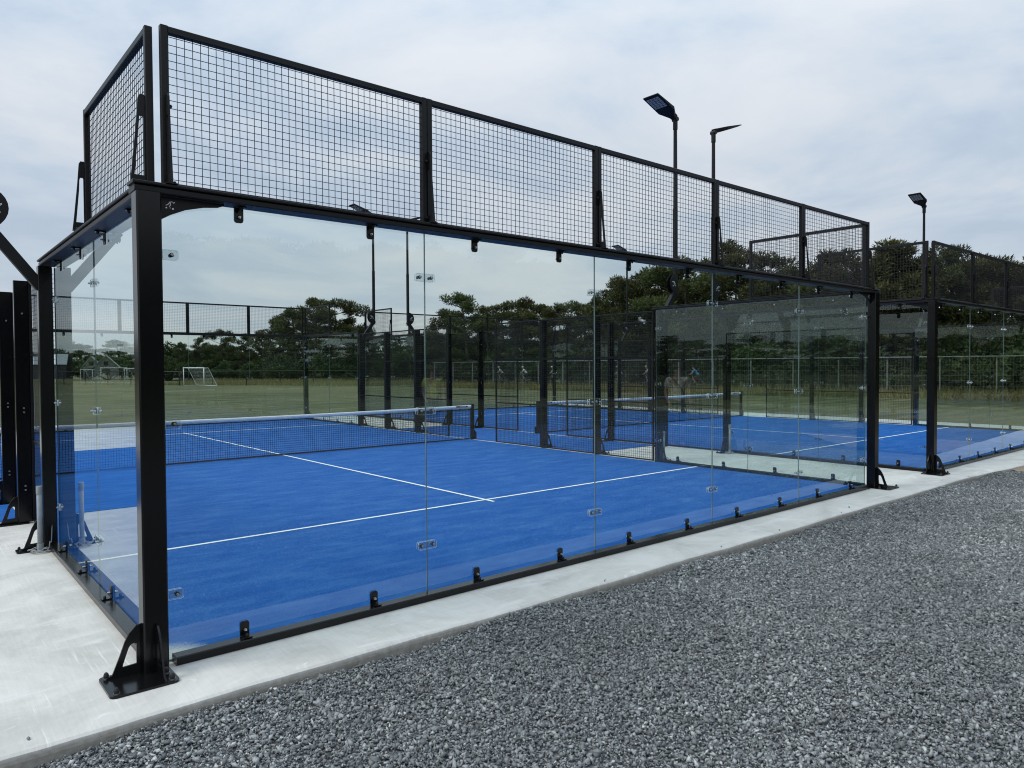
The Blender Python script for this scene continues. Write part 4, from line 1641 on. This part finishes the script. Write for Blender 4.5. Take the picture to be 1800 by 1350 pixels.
RIDE = dict(pelvis=(0, 0, 0.98), belly=(0.10, 0, 1.13), chest=(0.25, 0, 1.32), neck=(0.36, 0, 1.47), chin=(0.42, 0, 1.55), crown=(0.44, 0, 1.67),
            shol=(0.29, 0.19, 1.38), elbl=(0.45, 0.24, 1.18), wril=(0.62, 0.21, 1.06), hanl=(0.68, 0.21, 1.06),
            shor=(0.29, -0.19, 1.38), elbr=(0.45, -0.24, 1.18), wrir=(0.62, -0.21, 1.06), hanr=(0.68, -0.21, 1.06),
            hipl=(0.02, 0.10, 0.95), knel=(0.40, 0.11, 0.82), ankl=(0.26, 0.11, 0.46), toel=(0.38, 0.11, 0.40),
            hipr=(0.02, -0.10, 0.95), kner=(0.30, -0.11, 0.62), ankr=(0.08, -0.11, 0.22), toer=(0.20, -0.11, 0.16))
STAND = dict(pelvis=(0, 0, 0.96), belly=(0.01, 0, 1.13), chest=(0.0, 0, 1.34), neck=(0.0, 0, 1.52), chin=(0.02, 0, 1.60), crown=(0.01, 0, 1.70),
             shol=(0, 0.2, 1.43), elbl=(0.0, 0.26, 1.15), wril=(0.14, 0.24, 0.94), hanl=(0.2, 0.22, 0.9),
             shor=(0, -0.2, 1.43), elbr=(0.0, -0.26, 1.15), wrir=(0.12, -0.24, 0.94), hanr=(0.18, -0.22, 0.9),
             hipl=(0, 0.1, 0.92), knel=(0.02, 0.11, 0.5), ankl=(0, 0.12, 0.09), toel=(0.13, 0.13, 0.04),
             hipr=(0, -0.1, 0.92), kner=(0.01, -0.11, 0.5), ankr=(-0.02, -0.12, 0.09), toer=(0.11, -0.13, 0.04))


def bicycle(label, loc, rz):
    t = thing('bicycle', label, 'bicycle', loc, rz, 'bicycles on the path by the pines')

    def wheel(b):
        pts = [(0.335 * math.cos(k * math.pi / 12), 0, 0.335 * math.sin(k * math.pi / 12)) for k in range(25)]
        b.tube(pts, 0.02, 5, 'tyre', False)
        for k in range(10):
            a = k * math.pi / 5
            b.tube([(0, 0, 0), (0.32 * math.cos(a), 0, 0.32 * math.sin(a))], 0.003, 3, 'steel_bolt', False)
        b.tube([(0, -0.05, 0), (0, 0.05, 0)], 0.02, 6, 'steel_bolt')
    w = cached('bike_wheel', wheel)
    ob('wheel', w, t, (-0.40, 0, 0.355))
    ob('wheel', w, t, (0.64, 0, 0.355))

    def frame(b):
        bb, st, hd, hb, rw, fw = (0.08, 0, 0.30), (-0.05, 0, 0.80), (0.46, 0, 0.86), (0.49, 0, 0.74), (-0.40, 0, 0.355), (0.64, 0, 0.355)
        for p, q in ((bb, st), (st, hd), (bb, hb), (hd, hb), (hb, fw), (bb, rw), (st, rw)):
            b.tube([p, q], 0.017, 6, 'bike_frame')
        b.tube([st, (-0.08, 0, 0.90)], 0.013, 6, 'steel_bolt')
        b.tube([hd, (0.45, 0, 1.0)], 0.014, 6, 'steel_bolt')
    ob('frame', cached('bike_frame', frame), t)
    ob('saddle', cached('bike_saddle', lambda b: b.extrude([(-0.22, -0.075), (-0.02, -0.03), (0.06, -0.015), (0.06, 0.015), (-0.02, 0.03), (-0.22, 0.075)], 'z', 0.885, 0.915, 'black_rubber')), t)
    ob('handlebar', cached('bike_bar', lambda b: b.tube([(0.64, -0.26, 1.03), (0.56, -0.2, 1.02), (0.45, 0, 1.0), (0.56, 0.2, 1.02), (0.64, 0.26, 1.03)], 0.013, 6, 'black_rubber')), t)
    ob('crank', cached('bike_crank', lambda b: (b.tube([(0.08, 0.06, 0.30), (0.30, 0.06, 0.40)], 0.012, 5, 'steel_bolt'), b.tube([(0.08, -0.06, 0.30), (0.14, -0.06, 0.14)], 0.012, 5, 'steel_bolt'),
                                                 b.box(0.24, 0.36, 0.06, 0.16, 0.38, 0.40, 'black_rubber'), b.box(0.08, 0.2, -0.16, -0.06, 0.13, 0.15, 'black_rubber'))), t)


def cyclist(px, d, heading, shirt, hat, who, where):
    loc = at(px, d, 0.12)
    a = R(heading)
    bicycle(f'bicycle under the cyclist {who}', loc, a)
    person(f'cyclist {who} riding {where}', loc, a, RIDE, shirt, 'dark_cloth', hat, group='cyclists on the path by the pines')


cyclist(884, 78, 128, 'cloth_grey', 'helmet_grey', 'in grey', 'leftmost of the cyclists by the pines')
cyclist(926, 76.5, 126, 'cloth_pale', 'helmet_white', 'in a pale top and white helmet', 'behind the mesh fence panel')
cyclist(978, 72, 122, 'cloth_light_blue', 'helmet_white', 'in a light blue top', 'just right of the thick fence post')
cyclist(1094, 62, 118, 'cloth_plum', 'helmet_grey', 'in a dark patterned top', 'between the two mesh fences')
cyclist(1145, 59.5, 118, 'cloth_pale', 'helmet_grey', 'half hidden by the glass end post', 'along the path')
cyclist(1228, 54.5, 114, 'cloth_blue', None, 'in a bright blue top without helmet', 'rightmost of the cyclists')
# two people on the gravel, caught in the photograph as reflections
person('person in a grey t-shirt with shoulder strap, mirrored in the glass', (12.85, -5.65, -0.07), R(120), STAND, 'cloth_grey', 'dark_cloth', None, True).scale = (1.12, 1.12, 1.12)
person('person in a lime shirt, mirrored in the glass', (9.9, -11.6, -0.1), R(100), STAND, 'cloth_lime', 'dark_cloth', None).scale = (1.12, 1.12, 1.12)
